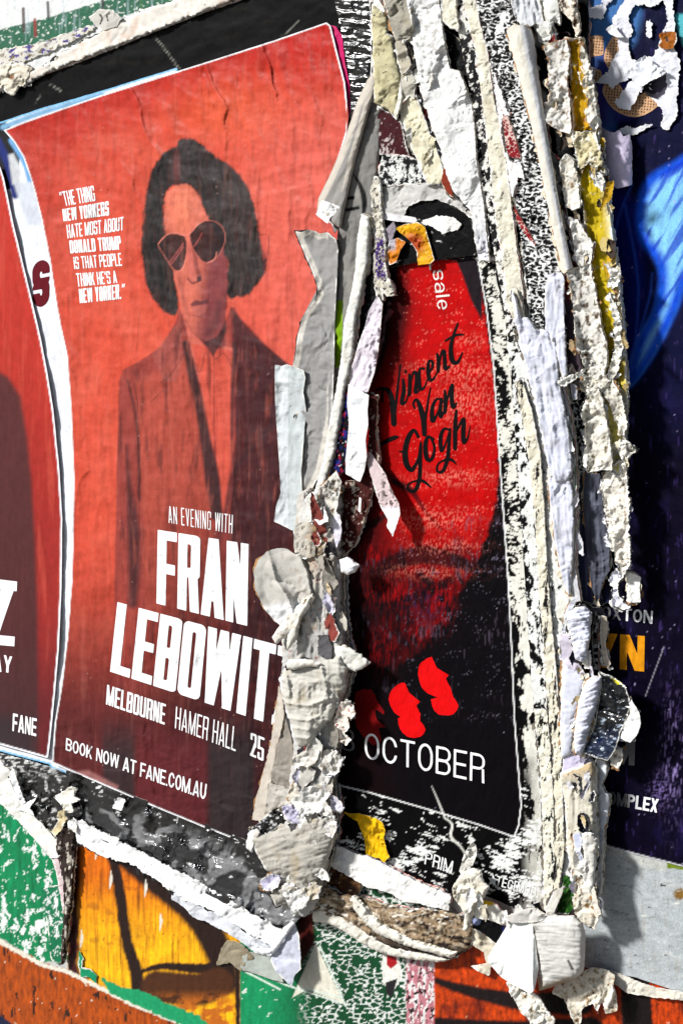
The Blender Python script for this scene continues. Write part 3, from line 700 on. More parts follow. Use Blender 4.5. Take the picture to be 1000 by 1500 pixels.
mainp = sheet('poster', 'large red portrait poster of a bob-haired person in sunglasses and long coat', 'poster',
    "5,190 30,180 60,169 150,138 300,91 400,59 478,32 484,37 492,70 505,120 510,170 508,192 500,220 486,258 474,284 470,300 480,320 496,338 498,352 488,372 474,400 462,440 446,480 436,530 430,600 434,700 436,790 440,850 432,950 420,1060 404,1110 392,1170 388,1247 375,1242 300,1213 220,1180 150,1150 76,1118 80,1060 90,1000 98,930 104,850 106,780 107,700 103,600 97,520 87,475 80,435 72,380 60,320 50,280 43,256 34,230 20,207",
    g=1.6, h=11, th=1.2, jag=(.35, 16), col=portrait, mat='printed_paper', wr=((.5, 7, 90, 3), (3.4, 34, 120, -9), (1.8, 50, 34, 12), (.6, 16, 18, 0)), hx=main_h)
WH = (250, 250, 252)
SM = dict(w=.34, t=.13, s=.115, rx=.13, ry=.13, gap=.06)
for txt, q in (('“THE THING', "86,281 137,271 140,294 91,302"), ('NEW YORKERS', "91,306 159,294 160,315 93,324"),
               ('HATE MOST ABOUT', "97,329 181,317 181,337 99,349"), ('DONALD TRUMP', "101,352 176,345 178,365 103,371"),
               ('IS THAT PEOPLE', "107,376 177,370 179,389 109,394"), ("THINK HE'S A", "111,400 170,396 172,414 113,420"),
               ('NEW YORKER.”', "115,423 183,415 183,437 117,444")):
    bold = txt[0] in 'ND' or txt.startswith('NEW')
    text(mainp, txt, q, WH, px=.7, w=.38, t=.16 if bold else .125, s=.13 if bold else .11, rx=.13, ry=.13, gap=.05)
text(mainp, 'AN EVENING WITH', "246,741 341,754 340,782 247,766", WH, px=.7, w=.27, t=.065, s=.065, rx=.1, ry=.1, gap=.1)
BG = dict(w=.40, t=.168, s=.125, rx=.10, ry=.08, gap=.03)
text(mainp, 'FRAN', "231,776 364,797 362,917 229,884", WH, **BG)
text(mainp, 'LEBOWITZ', "172,882 440,954 430,1072 161,984", WH, **BG)
text(mainp, 'MELBOURNE', "157,1003 243,1032 241,1062 155,1032", WH, px=.7, w=.36, t=.13, s=.11, rx=.12, ry=.1, gap=.05)
text(mainp, 'HAMER HALL', "258,1035 348,1066 345,1101 256,1067", WH, px=.7, w=.34, t=.075, s=.075, rx=.12, ry=.1, gap=.08)
text(mainp, '25 F', "367,1073 403,1088 401,1122 366,1107", WH, px=.7, w=.36, t=.12, s=.1, rx=.12, ry=.1, gap=.07)
text(mainp, 'BOOK NOW AT FANE.COM.AU', "97,1081 303,1149 301,1172 96,1099", WH, px=.7, w=.60, t=.15, s=.13, rx=.3, ry=.5, gap=.07)

# the red and black exhibition poster
def expo(x, y, d):
    p = Pt(x, y, (4, 3, 6))
    rb = P("600,376 690,374 704,420 714,480 724,560 730,650 728,730 716,775 700,820 680,860 650,900 620,950 560,990 500,1010 490,760 520,560 560,470 575,400")
    dr = polysdf(smooth(rb, 2, True), x, y) + 5 * fbm(x / 14, y / 10, 101)
    red = lin((184, 3, 5)) * (1 + .22 * fbm(x / 30, y / 12, 102)[:, None])
    low = sm(1010, 700, y)
    p.mix(sm(-2, 4, dr) * (low * .75 + .25 * sm(1000, 940, y)), red)
    p.mix(sm(618, 578, x - 10 * vn(x / 20, y / 60, 65)) * sm(640, 480, y) * .93, (16, 3, 5)); p.mix(sm(600, 540, x) * .5, (40, 2, 4))
    # streaky dark brushwork of the lower half
    b = fbm((x * .5 + y * .87) / 60, (x * .87 - y * .5) / 22, 103, 4)
    p.mix(sm(-.05, .35, b) * sm(740, 850, y) * sm(-2, 4, dr) * .95, (10, 6, 14))
    p.mix(sm(720, 950, y) * sm(560, 500, x) * .6, (40, 4, 8))  # lower half also darkens towards the left
    for q in ([(574, 706, 3), (600, 716, 5), (622, 748, 2), (646, 776, 1.5)], [(490, 790, 3), (540, 770, 6), (580, 745, 2)], [(540, 560, 2), (556, 520, 7), (566, 430, 10), (575, 395, 8)],
              [(560, 832, 10), (620, 812, 14), (690, 830, 8)], [(530, 900, 12), (600, 880, 10), (660, 850, 6)], [(552, 680, 1), (580, 706, 4), (596, 720, 3)]):
        p.stroke(q, 5, (12, 5, 10), 3.5, .85)
    for q, s_ in ([(520, 850, 5), (600, 850, 4)], 3), ([(560, 905, 16), (548, 960, 12)], 8), ([(646, 890, 5), (620, 930, 4)], 6):
        p.stroke(q, 5, (120, 4, 10), s_, .6)
    # worn, pale scratches
    n = fbm(x / 2.2, y / 5, 104, 3) + .45 * fbm(x / 34, y / 16, 105, 2)
    m = sm(.40, .52, n) * sm(560, 620, x) * (y < 1060)
    p.mix(m * .7 * sm(-6, 6, dr) * sm(860, 760, y), (232, 120, 104)); p.mix(m * .55 * (1 - sm(-6, 6, dr) * sm(860, 760, y)), (150, 140, 165))
    for a, b, c, e in ((640, 540, 40, 8), (690, 545, 34, 14), (680, 590, 40, 30), (660, 700, 50, 12), (690, 500, 20, 10), (640, 760, 50, 14), (650, 800, 44, 10), (620, 838, 60, 10)):
        w_ = np.exp(-((x - a) / c) ** 2 - ((y - b) / e) ** 2); p.mix(w_ * sm(.02, .2, fbm(x / 2.2, y / 7, 106, 3)) * .75, (236, 128, 110))
    dk = sm(770, 900, y + 26 * fbm(x / 30, y / 30, 74)); st_ = sm(-.15, .35, fbm(x / 5, y / 60, 73, 4) + .5 * fbm(x / 40, y / 26, 72, 3))
    p.mix(dk * (.55 + .45 * st_) * .96, (7, 4, 8)); p.mix(sm(600, 540, x) * sm(640, 760, y) * .75, (14, 3, 6))  # darker downwards and towards the left
    for a, b, c, e, k_ in ((575, 868, 34, 18, .5), (646, 882, 16, 30, .6), (615, 925, 14, 16, .5), (560, 950, 22, 30, .3), (545, 812, 22, 14, .5)): p.mix(np.exp(-((x - a) / c) ** 2 - ((y - b) / e) ** 2) * sm(-.1, .3, fbm(x / 3, y / 18, 71, 3)) * k_, (190, 10, 14))
    p.mix(np.exp(-((x - 622) / 26) ** 2 - ((y - 888) / 22) ** 2) * sm(0, .3, fbm(x / 3, y / 14, 70, 3)) * .6, (44, 34, 70))
    vs = sm(.30, .46, fbm(x / 2.6, y / 34, 69, 3) + .5 * fbm(x / 50, y / 60, 68, 2)); p.mix(vs * sm(1075, 1000, y) * sm(660, 800, y) * sm(-.1, .3, fbm(x / 60, y / 50, 67, 2)) * .5, (84, 72, 88))
    p.mix((fbm(x / 5, y / 6, 107, 5, .7) > .52) * sm(.0, .3, fbm(x / 40, y / 40, 97)) * .6, (170, 165, 190))
    p.poly("620,374 706,374 706,470 690,440 676,400 668,382", (30, 22, 28), 2)
    # white rule round the print, abraded black outside it
    lf = P("566,392 600,385 640,378 690,374 699,381 711,450 722,540 729,650 736,750 743,850 748,950 752,1050 758,1130 762,1180 758,1210 752,1225 700,1207 620,1183 540,1160 480,1146")
    din = polysdf(np.vstack([lf, [(440, 1140), (440, 400)]]), x, y)
    out = sm(.5, -.5, din)
    bw = lin((6, 5, 6))
    p.mix(out, bw)
    sp = .55 * fbm(x / 22, y / 40, 140, 4, .6) + .6 * fbm(x / 9, np.where(y > 880, y / 30, y / 5), 141, 5, .68) + .20 * sm(3, 24, -din) - .08 - .22 * sm(860, 1000, y) * sm(20, 0, -din)
    p.mix(out * np.maximum(sm(1150, 1090, y), sm(758, 800, x + 16 * fbm(x / 18, y / 40, 66))) * sm(-.03, .02, sp), (228, 226, 214))
    ab = .65 * fbm((x * .8 + y * .1) / 18, (y - x * .24) / 5, 108, 5, .68) + .6 * fbm(x / 60, y / 40, 109, 3) - .02; wt = sm(560, 470, x) * 0 + .10 * sm(1160, 1300, y)
    p.mix(out * sm(.16 - wt, .2 - wt, ab) * sm(1120, 1160, y), (232, 232, 228))
    p.mix(sm(1.3, .5, np.abs(din + 1)) * (y > 372), (240, 240, 238))
    p.stroke([(632, 1152, .4), (640, 1170, 1), (648, 1190, 1.4), (652, 1200, .8)], 1, (222, 222, 216), .7, .9)
    p.stroke([(650, 1198, .8), (662, 1208, 1.6), (660, 1226, 2), (674, 1240, 1.4), (684, 1256, 1)], 1, (225, 225, 216), .8, .9)
    return p.c
expop = sheet('poster', 'red and black exhibition poster with brush script, seen between torn paper columns', 'poster',
    "470,385 560,372 640,350 700,350 720,372 740,470 752,600 762,750 772,900 782,1050 792,1180 800,1290 798,1346 760,1334 720,1316 690,1306 660,1318 630,1304 600,1290 560,1272 520,1252 470,1236", g=1.7, h=8, th=2, jag=(1, 14),
    col=expo, mat='worn_print', wr=((.9, 26, 60, 10), (.35, 5, 20, 0)))
def zz(pts): q = P(pts); q = q.copy(); q[:, 0] = 530 + q[:, 0] / 5; q[:, 1] = 460 + q[:, 1] / 5; q[:, 2] = q[:, 2] / 5; return q
SCRIPT = {'Vincent': ["100,560,6 150,545,12 200,570,18 225,680,20 232,800,20", "232,815,10 245,680,9 262,520,8 280,370,6", "150,640,8 150,560,8 170,545,8",
    "318,415,9 320,425,9", "300,480,9 305,560,14 290,650,14 320,640,6 345,560,5", "345,440,8 350,500,14 345,590,12", "345,560,5 370,440,8 395,430,12 398,500,13 390,570,14 415,560,6",
    "450,400,10 425,400,8 415,460,14 425,545,15 455,535,7 475,480,4", "475,440,5 510,400,8 515,350,10 490,345,9 482,410,14 495,480,14 525,470,7 550,420,4", "550,290,8 560,350,14 555,420,10",
    "555,410,5 580,290,8 600,270,12 605,340,14 610,400,14 640,380,6", "700,70,7 670,150,10 650,240,15 660,340,18 700,350,12 735,280,4", "610,195,7 660,165,9 700,150,9 745,150,5"],
    'Van': ["385,690,7 375,650,8 400,625,10 425,680,18 450,780,20 455,880,16", "455,880,8 465,760,8 480,650,7 500,540,5", "590,640,7 550,620,8 515,680,13 515,780,16 545,740,8 575,660,5",
    "580,620,10 572,690,14 575,750,14 600,710,5", "605,560,8 610,640,15 605,720,12", "608,690,5 640,560,8 660,520,12 655,600,15 665,680,15 690,650,5"],
    'Gogh': ["125,965,9 180,930,16 235,905,16 265,900,6", "275,1005,6 300,1010,8", "395,860,10 410,900,10 380,850,12 340,900,18 315,1000,20 325,1100,20 365,1140,16 410,1060,8 425,960,7", "430,940,8 425,1080,14 420,1200,14 390,1290,14 340,1290,10 340,1245,7 400,1220,7 450,1225,12 505,1270,4",
    "520,915,10 480,900,12 462,970,17 475,1060,16 510,1060,12 530,980,9 505,910,8", "640,850,8 600,840,10 575,900,15 580,1000,13 610,950,6 635,870,6", "645,840,8 635,960,13 625,1060,14 590,1150,12 550,1150,9 555,1100,7 600,1070,8 650,1065,12 690,1100,4",
    "690,705,8 682,800,15 680,900,16 680,985,14", "690,860,6 725,790,10 745,770,12 740,860,16 745,940,14 775,900,6 790,820,3"]}
for nm, ss in SCRIPT.items():
    ss = [smooth(zz(q), 4) for q in ss]
    allp = np.vstack(ss); bx = (allp[:, 0].min() - 6, allp[:, 1].min() - 6, allp[:, 0].max() + 6, allp[:, 1].max() + 6)
    ink('script_lettering', expop, lambda X, Y, ss=ss: np.maximum.reduce([strokef(q, 1, X, Y) for q in ss]), bx, (12, 8, 10), g=.8, wear=.62)
text(expop, 'OCTOBER', "534,1073 710,1106 709,1148 534,1111", WH, px=.7, w=.60, t=.095, s=.09, rx=.3, ry=.42, gap=.13)
text(expop, '8', "499,1066 520,1070 519,1103 498,1098", (112, 110, 112), w=.55, t=.1, s=.09, rx=.3, ry=.42)
text(expop, 'sale', "653,394 661,452 641,454 633,396", (235, 225, 220), px=.6, w=.5, t=.1, s=.085, rx=.3, ry=.36, gap=.14)
ink('lettering', expop, lambda X, Y: strokef([(629, 384), (630, 394)], 1.2, X, Y), (624, 380, 636, 400), (235, 225, 220))
text(expop, 'PRIM', "624,1247 664,1262 661,1281 621,1266", (225, 225, 222), px=.6, w=.6, t=.13, s=.12, rx=.3, ry=.3, gap=.1, wear=.4)
ink('lettering', expop, lambda X, Y: polysdf(P('722,1281 724,1287 730,1289 725,1292 726,1299 721,1295 715,1297 718,1291 714,1286 720,1287'), X, Y), (710, 1276, 734, 1302), (228, 228, 225), g=.8)
text(expop, 'TEG[MJR', "728,1283 786,1301 784,1314 725,1297", (228, 228, 225), px=.6, w=.6, t=.15, s=.13, rx=.3, ry=.3, gap=.1, wear=.75)
text(expop, 'EK', "484,1160 508,1168 506,1182 482,1175", (170, 170, 165), px=.6, w=.5, t=.13, s=.12)
def blob(s): q = P(s); return np.stack([490 + q[:, 0] / 3.448, 700 + q[:, 1] / 3.448], 1)
for q in ("490,905 515,960 575,995 560,1015 585,1060 600,1110 625,1150 600,1195 545,1200 505,1180 485,1120 520,1110 470,1090 435,1050 420,980 435,935",
          "355,1035 375,1085 430,1130 412,1150 432,1190 432,1230 460,1270 430,1310 370,1310 330,1270 318,1215 340,1212 300,1185 272,1120 290,1070 320,1045",
          "105,1085 185,1070 215,1130 250,1180 245,1195 205,1170 215,1225 260,1260 220,1265 235,1330 190,1350 110,1260 105,1180"):
    b = smooth(blob(q), 2, True); bx = (b[:, 0].min() - 4, b[:, 1].min() - 4, b[:, 0].max() + 4, b[:, 1].max() + 4)
    dim = 1.0 if b[:, 0].mean() > 560 else .55
    ink('red_brush_mark', expop, lambda X, Y, b=b: polysdf(b, X, Y) + .8 * fbm(X / 5, Y / 5, 111), bx, (215 * dim, 8, 12), g=1.0, off=.3, wear=.50)

# the dark blue poster on the right
def blue(x, y, d):
    p = Pt(x, y, (10, 12, 46))
    p.mix(sm(560, 700, y), (7, 3, 24)); p.mix(sm(.1, .6, fbm(x / 30, y / 90, 121)) * .5, (26, 20, 66))
    p.poly("780,-40 925,-40 940,20 930,60 900,100 900,200 780,250", (64, 110, 170), 8); p.mix(sm(60, 130, y) * sm(200, 170, y) * sm(905, 880, x), (66, 56, 132))
    p.poly("880,70 905,60 925,90 930,170 900,180 878,140", (44, 46, 120), 6, .8)
    p.poly("985,20 1100,20 1100,140 1000,66", (90, 190, 200), 3, .9); p.poly("1006,60 1100,120 1100,300 1000,240", (18, 18, 50), 3, .9)
    # blue light sweep
    p.poly("865,290 905,270 935,300 945,420 930,520 905,575 880,520", (12, 26, 120), 12, .8)
    sw = polysdf(smooth("1060,205 985,240 950,262 935,300 938,350 965,390 960,450 935,500 918,566 950,528 985,462 1010,400 1060,330", 4, True), x, y)
    p.mix(sm(-9, 4, sw), (22, 84, 215)); p.mix(sm(4, 20, sw) * .9, (140, 210, 250)); p.mix(sm(0, 6, sw) * sm(-.05, .3, fbm((x * .87 + y * .5) / 12, (y * .87 - x * .5) / 80, 122, 4)) * .8, (10, 50, 190))
    p.mix(sm(3, 1, np.abs(sw + 2)) * sm(380, 560, y) * .5, (60, 120, 220))
    for q in ([(925, 270), (905, 320), (898, 370)], [(915, 300), (935, 420), (925, 540)], [(955, 400), (950, 440), (925, 520)]): p.stroke(q, 1.4, (50, 90, 210), 2.5, .7)
    p.mix(sm(.30, .5, fbm(x / 5, y / 30, 123, 4)) * .35 * (x > 890), (80, 60, 130))
    p.mix((fbm(x / 4.5, y / 9, 124, 5, .7) > .44) * sm(.0, .35, fbm(x / 40, y / 70, 98)) * .7, (170, 160, 205))
    p.mix(np.exp(-((x - 968) / 16) ** 2 - ((y - 1160) / 22) ** 2) * sm(0, .3, fbm(x / 4, y / 4, 125)), (120, 100, 160))
    p.mix(np.exp(-((x - 985) / 14) ** 2 - ((y - 1110) / 70) ** 2) * sm(.05, .4, fbm(x / 2.5, y / 16, 126, 3)), (150, 130, 190))
    p.stroke([(972, 948), (958, 985), (945, 1020)], .5, (190, 185, 200), .8, .7)
    p.mix(sm(2.4, 1.0, d), (200, 200, 205))
    return p.c
bluep = sheet('poster', 'dark navy poster with a light blue sweep filling the right side', 'poster',
    "780,-60 1250,-60 1250,1330 1000,1270 930,1252 880,1238 800,1215 780,700", g=2.0, h=5, th=1.2, jag=(.5, 14), col=blue, mat='worn_print', wr=((.8, 14, 90, 2), (1.0, 60, 40, 10)))
text(bluep, 'ROXTON', "866,886 956,895 955,914 865,904", lambda x, y: lin((235, 235, 238)) * (.14 + .86 * sm(905, 918, x))[:, None], px=.6, w=.62, t=.15, s=.15, rx=.32, ry=.48, gap=.09)
text(bluep, 'YN', "868,926 944,932 943,984 868,977", lambda x, y: lin((214, 140, 20)) * (1 + .3 * fbm(x / 8, y / 10, 128))[:, None], w=.62, t=.21, s=.2, gap=.06)
text(bluep, 'M', "889,1078 930,1084 929,1122 887,1117", (120, 118, 122), w=.75, t=.24, s=.2)
text(bluep, 'COMPLEX', "879,1157 965,1171 962,1191 879,1176", lambda x, y: lin((238, 238, 240)) * (.12 + .88 * sm(915, 945, x))[:, None], px=.6, w=.60, t=.19, s=.17, rx=.32, ry=.46, gap=.06)
def plaster(x, y, pts, w):
    f = -1e9 * np.ones(x.shape)
    return np.maximum(f, strokef(pts, w, x, y))
for pts, w, bx in (([(862, 68), (876, 66)], 15, (845, 45, 884, 90)), ([(862, 112), (872, 110)], 10, (848, 98, 882, 128)), ([(905, 62, 12), (897, 84, 13), (912, 106, 12)], 12, (880, 45, 930, 124)),
                   ([(896, 132, 14), (908, 148, 15), (930, 156, 15), (952, 146, 14), (962, 130, 12)], 13, (876, 112, 982, 176)), ([(866, 160), (872, 176)], 8, (850, 146, 884, 188))):
    q = smooth(pts, 3)
    def colf(x, y):
        c = np.tile(lin((206, 162, 124)), (len(x), 1))
        dots = (np.hypot(((x + .1 * y) % 4.2) - 2.1, ((y - .1 * x) % 4.2) - 2.1) < 1.15) & (strokef(q, w, x, y) > 2.6)
        return np.where(dots[:, None], lin((30, 20, 24)), c) * (1 + .15 * fbm(x / 9, y / 9, 130))[:, None]
    ink('sticking_plaster', bluep, lambda X, Y, q=q, w=w: strokef(q, w, X, Y), bx, colf, g=.9, off=.4)

# ------------------------------------------------------------------ torn paper: colour patterns
def abr(thr=.1, sx=6, sy=6, ang=0, fg=(10, 10, 11), bg=(232, 230, 222), seed=0, o=5, ramp=None, var=.1):
    c, q = math.cos(math.radians(ang)), math.sin(math.radians(ang))
    def f(x, y, d):
        n = .75 * fbm((x * c + y * q) / sx, (-x * q + y * c) / sy, 300 + seed, o, .66) + .5 * fbm((x * c + y * q) / sx / 3.5, (-x * q + y * c) / sy / 5, 302 + seed, 3)
        if ramp: n = n + ramp(x, y)
        m = sm(thr - .025, thr + .025, n)[:, None]
        v = 1 + var * fbm(x / 20, y / 20, 301 + seed, 3)[:, None]
        return (lin(bg) * v) * (1 - m) + lin(fg) * m
    return f
def net(sx=7, sy=5, ang=0, w=.05, seed=0, fg=(232, 232, 230), bg=(9, 9, 10), red=None):
    c, q = math.cos(math.radians(ang)), math.sin(math.radians(ang))
    def f(x, y, d):
        u = (x * c + y * q) + 3 * vn(x / 14, y / 14, 320 + seed); v = (-x * q + y * c) + 2.5 * vn(x / 12, y / 10, 321 + seed)
        k = w * 4 * (1 + 1.2 * vn(x / 30, y / 30, 326 + seed))
        m = sm(k * 1.25, k * .8, cells(u / sx, v / sy, 322 + seed)) * (vn(x / 5, y / 5, 327 + seed) > -.32)
        m = np.maximum(m, (fbm(u / 26, v / 26, 324 + seed, 5) > .36) * 1.0)[:, None]
        return lin(bg) * (1 - m) + lin(fg) * m * (1 + .1 * fbm(x / 9, y / 9, 325)[:, None])
    return f
def cream(base=(232, 230, 220), sp=.0, seed=0, dirt=.4, stain=(150, 128, 86)):
    def f(x, y, d):
        C = np.tile(lin(np.array(base) * .6 + np.mean(base) * .4), (len(x), 1)) * (1 + .22 * fbm(x / 14, y / 22, 340 + seed, 5)[:, None])
        m = dirt * sm(.05, .5, fbm(x / 26, y / 40, 341 + seed, 5))[:, None]; C = C * (1 - m) + lin(stain) * m
        m = (sm(.46 - sp, .5 - sp, fbm(x / 8, y / 12, 342 + seed, 5, .7)) * sm(-.1, .2, fbm(x / 40, y / 60, 343 + seed, 2)))[:, None]; C = C * (1 - m) + lin((30, 28, 26)) * m
        return C
    return f
def bark(base=(206, 200, 184), dark=(92, 72, 50), seed=0, amt=1.0):
    def f(x, y, d):
        n = fbm(x / 9, y / 12, 350 + seed, 5, .62)
        m = sm(.0, .42, n * amt)[:, None]; C = lin(np.clip(np.array(base) * .45 + 126, 0, 246)) * (1 - m) + lin(dark) * m
        m = sm(.34, .5, fbm(x / 6, y / 7, 351 + seed, 4))[:, None]; C = C * (1 - m) + lin((40, 34, 28)) * m
        m = sm(.2, .45, fbm(x / 10, y / 14, 352 + seed, 4))[:, None]; return C * (1 - m) + lin((238, 232, 216)) * m
    return f
def pale(base=(232, 232, 236), seed=0, soot=.3):
    def f(x, y, d):
        C = np.tile(lin(base), (len(x), 1)) * (1 + .14 * fbm(x / 12, y / 24, 360 + seed, 4)[:, None])
        m = soot * sm(.15, .5, fbm(x / 14, y / 18, 361 + seed, 5))[:, None]; C = C * (1 - m) + lin((120, 116, 112)) * m
        m = (sm(.50, .54, fbm(x / 8, y / 8, 362 + seed, 5, .7)) * sm(0, .25, fbm(x / 40, y / 60, 363 + seed, 2)) * .8)[:, None]; return C * (1 - m) + lin((60, 56, 50)) * m
    return f
STRIPS = 'torn strips of layered paper right of the exhibition poster'
SHREDS = 'torn shreds hanging on the paper trunk between the two posters'

# ------------------------------------------------------------------ top left: torn edge above the black band
sheet('torn_paper_ridge', 'thick torn paper ridge running along the top left above the black band', 'torn paper',
    "-40,128 0,120 40,108 70,92 110,66 150,46 196,20 240,6 290,-14 400,-60 470,-60 352,-6 300,14 260,30 214,48 150,72 100,92 66,106 40,122 0,134 -40,150",
    layers=2, g=1.8, h=9, th=3, jag=(4, 12), cr=(2.8, 26), col=lambda x, y, d: cream((232, 222, 206), .02, 1, .5, (196, 150, 120))(x, y, d), torn=3, dome=(3, 6), lift=(3, 4))
sheet('torn_paper_ledge', 'pinkish scraped paper ledge just under the torn ridge at top left', 'torn paper',
    "60,104 120,82 220,44 300,10 360,-10 356,-2 300,17 210,52 130,85 66,108", g=1.8, h=5.5, th=2, jag=(1, 10), cr=(1, 20), col=cream((222, 186, 170), 0, 2, .5, (180, 120, 96)))
sheet('torn_paper_flake', 'small grey paper flake with black marks on the green stripe at top left', 'torn paper',
    "130,24 146,12 166,14 178,26 170,38 152,44 140,38", g=1.2, h=14, th=.8, jag=(1.5, 7), cr=(2, 12), torn=1.5,
    col=lambda x, y, d: np.where((np.abs(strokef([(146, 20), (150, 26), (147, 34)], 0, x, y)) < 1.1)[:, None] | (np.abs(strokef([(156, 20), (158, 30)], 0, x, y)) < .9)[:, None], lin((25, 22, 22)), lin((196, 192, 184))) * np.ones((len(x), 3)), tilt=(.06, -.06))
sheet('torn_paper_tuft', 'frayed cream paper tuft with rusty hole at the far left of the torn ridge', 'torn paper',
    "-20,104 12,94 34,92 46,100 40,112 34,126 26,124 20,138 10,134 0,128 -20,140", g=1.4, h=16, th=4, jag=(4, 8), cr=(4, 9),
    col=lambda x, y, d: Pt(x, y, (222, 214, 196)).mix(sm(6, 2, np.hypot(x - 17, y - 112)), (120, 66, 20)).mix(sm(.1, .4, fbm(x / 6, y / 6, 3)) * .5, (150, 130, 100)).c, torn=2)
sheet('torn_paper_sliver', 'purple flecked torn paper lying across the white and green at top left', 'torn paper',
    "-20,74 20,70 60,62 110,44 140,36 136,44 90,66 50,84 10,96 -20,100", g=1.6, h=4.5, th=2.5, jag=(4, 10), cr=(1.4, 9), col=lambda x, y, d: Pt(x, y, (214, 210, 200)).mix(sm(.12, .2, fbm(x / 12, y / 7, 5, 4)), (72, 62, 130)).mix(sm(.25, .3, fbm(x / 7, y / 6, 6, 4)), (120, 105, 70)).c)

# ------------------------------------------------------------------ between the two posters
sheet('torn_poster_edge', 'thin magenta strip of an older poster along the right edge of the large red poster', 'poster edge',
    "484,36 492,38 501,52 505,90 512,125 513,165 508,182 505,150 500,100 492,60", g=1.5, h=8, th=.7, jag=(.6, 10), col=(196, 6, 96), mat='printed_paper', wr=(1, 6, 20, 0))
def crk(x, y, d):
    p = Pt(x, y, (16, 16, 17)); p.mix(sm(.2, .4, fbm(x / 16, y / 6, 401, 3)) * .6, (110, 110, 112)); p.mix(sm(.42, .46, fbm(x / 18, y / 5, 402, 4)), (215, 215, 215)); return p.c
sheet('crinkled_black_strip', 'crinkled glossy black strip running up to the top edge beside the red poster', 'black paper strip',
    "486,-20 548,-20 546,60 542,112 526,150 513,178 514,130 506,80 498,40", g=1.5, h=9, th=1, jag=(1, 9), cr=(1.2, 22), wr=(3.5, 7, 30, 98), col=crk, mat='glossy_paper')
sheet('white_poster_rim', 'narrow white paper edge standing between the crinkled black strip and the tan paper', 'paper edge',
    "540,-20 547,-20 548,60 549,90 547,105 541,122 543,100 544,50", g=1.2, h=16, th=5, jag=(.8, 10), col=(234, 232, 226), cr=(.8, 10))
def greyp(x, y, d):
    p = Pt(x, y, (128, 126, 122)); p.mix(sm(.0, .5, fbm(x / 20, y / 60, 411)) * .5, (160, 156, 148)); p.mix(sm(.2, .5, fbm(x / 8, y / 30, 412)) * .4, (90, 84, 78))
    p.stroke([(517, 254, .8), (527, 270, 3), (533, 290, 4), (533, 306, 3.4), (530, 318, 1)], 3, (12, 12, 14), 1)
    p.stroke([(508, 307), (524, 304)], 2.6, (12, 12, 14), .8); p.stroke([(511, 290), (517, 289)], 2.6, (12, 12, 14), .8)
    p.poly("492,440 502,440 501,500 496,538 490,538", (120, 160, 6), 1); return p.c
sheet('peeled_poster', 'grey poster reverse peeled open left of the black crack, with black letter curve', 'peeled poster',
    "530,130 552,110 558,170 552,260 546,320 536,400 520,470 508,540 500,600 482,690 468,745 455,800 430,800 430,700 424,560 440,470 466,420 486,340 494,300 512,220",
    g=1.8, h=15, th=1.5, jag=(.8, 16), cr=(2.2, 34), wr=(2.2, 16, 70, 8), col=greyp, dome=(4, 14))
def flap_grey(x, y, d):
    p = Pt(x, y, (150, 148, 146)); p.mix(sm(8.5, 7.5, d) * (x < 480), (206, 200, 190)); p.mix(sm(.1, .5, fbm(x / 16, y / 20, 415)) * .4, (110, 106, 100)); return p.c  # grey reverse with a lighter border and random darker patches
sheet('peeled_poster_flap', 'long grey peeled flap with tan border crossing from top right onto the red poster', 'peeled poster',
    "548,104 553,118 540,160 520,232 505,300 498,334 480,322 464,308 466,290 480,262 500,218 522,150 538,116",
    g=1.6, h=24, th=1, jag=(.6, 14), cr=(1.6, 30), wr=(1.6, 12, 60, 28), torn=0, dome=(5, 8),
    col=lambda x, y, d: Pt(x, y, (150, 146, 142)).mix(sm(10, 8.5, d) * (x + y * .5 < 640), (196, 188, 176)).mix(sm(2, 1, d), (170, 160, 148)).c)
sheet('torn_paper_chip', 'bright white torn chip pointing left at the edge of the red poster', 'torn paper',
    "462,314 471,293 482,296 498,302 496,310 484,318 479,327 470,320", g=1.2, h=29, th=.8, jag=(1, 8), cr=(1.4, 14), col=(240, 240, 240), tilt=(-.05, -.02))
sheet('torn_paper_chip', 'small pinkish red torn point just under the bright white chip', 'torn paper',
    "474,334 484,326 490,342 495,336 493,352 486,344", g=1.2, h=27, th=.7, jag=(.8, 8), cr=(1, 10), col=(204, 88, 76))
sheet('peeled_poster_flap', 'silvery grey peeled flap with a wavy left edge over the upper red poster', 'peeled poster',
    "432,338 441,340 450,336 462,338 468,342 480,340 492,350 495,366 493,410 490,470 489,540 486,610 470,690 452,726 440,720 434,660 432,600 426,545 432,525 436,490 444,462 458,442 466,430 463,412 452,385 441,360",
    g=1.6, h=23, th=1, jag=(.8, 12), cr=(3.0, 30), wr=(1.5, 20, 40, 10), torn=1.4, col=flap_grey, lift=(5, 12), layers=1)
sheet('peeled_poster_flap', 'upright pale blue white flap with straight top edge beside the dark coat', 'peeled poster',
    "402,534 412,536 420,533 431,537 444,542 447,552 444,575 448,600 444,650 441,690 443,740 442,778 428,777 412,769 401,764 404,742 411,722 409,680 406,640 403,590",
    g=1.5, h=27, th=1, jag=(.7, 10), cr=(1.6, 30), wr=(1.6, 16, 30, 4), torn=1,
    col=lambda x, y, d: Pt(x, y, (214, 218, 220)).mix(sm(421, 422, x) , (192, 198, 198)).mix(sm(.42, .48, fbm(x / 12, y / 12, 421, 5, .7)) * .7, (90, 84, 76)).c, lift=(4, 8), tilt=(-.07, 0))
sheet('torn_paper_strip', 'narrow cream paper edge curving down left of the black crack', 'paper strip',
    "529,312 541,317 540,350 538,385 528,430 520,470 516,520 506,560 498,610 490,660 478,700 466,752 452,752 462,715 474,670 484,610 494,560 500,520 504,470 514,430 520,395 523,350",
    g=1.5, h=31, th=9, jag=(1.2, 8), cr=(1.4, 10), col=cream((226, 224, 212), .0, 5, .3), dome=(3, 5))
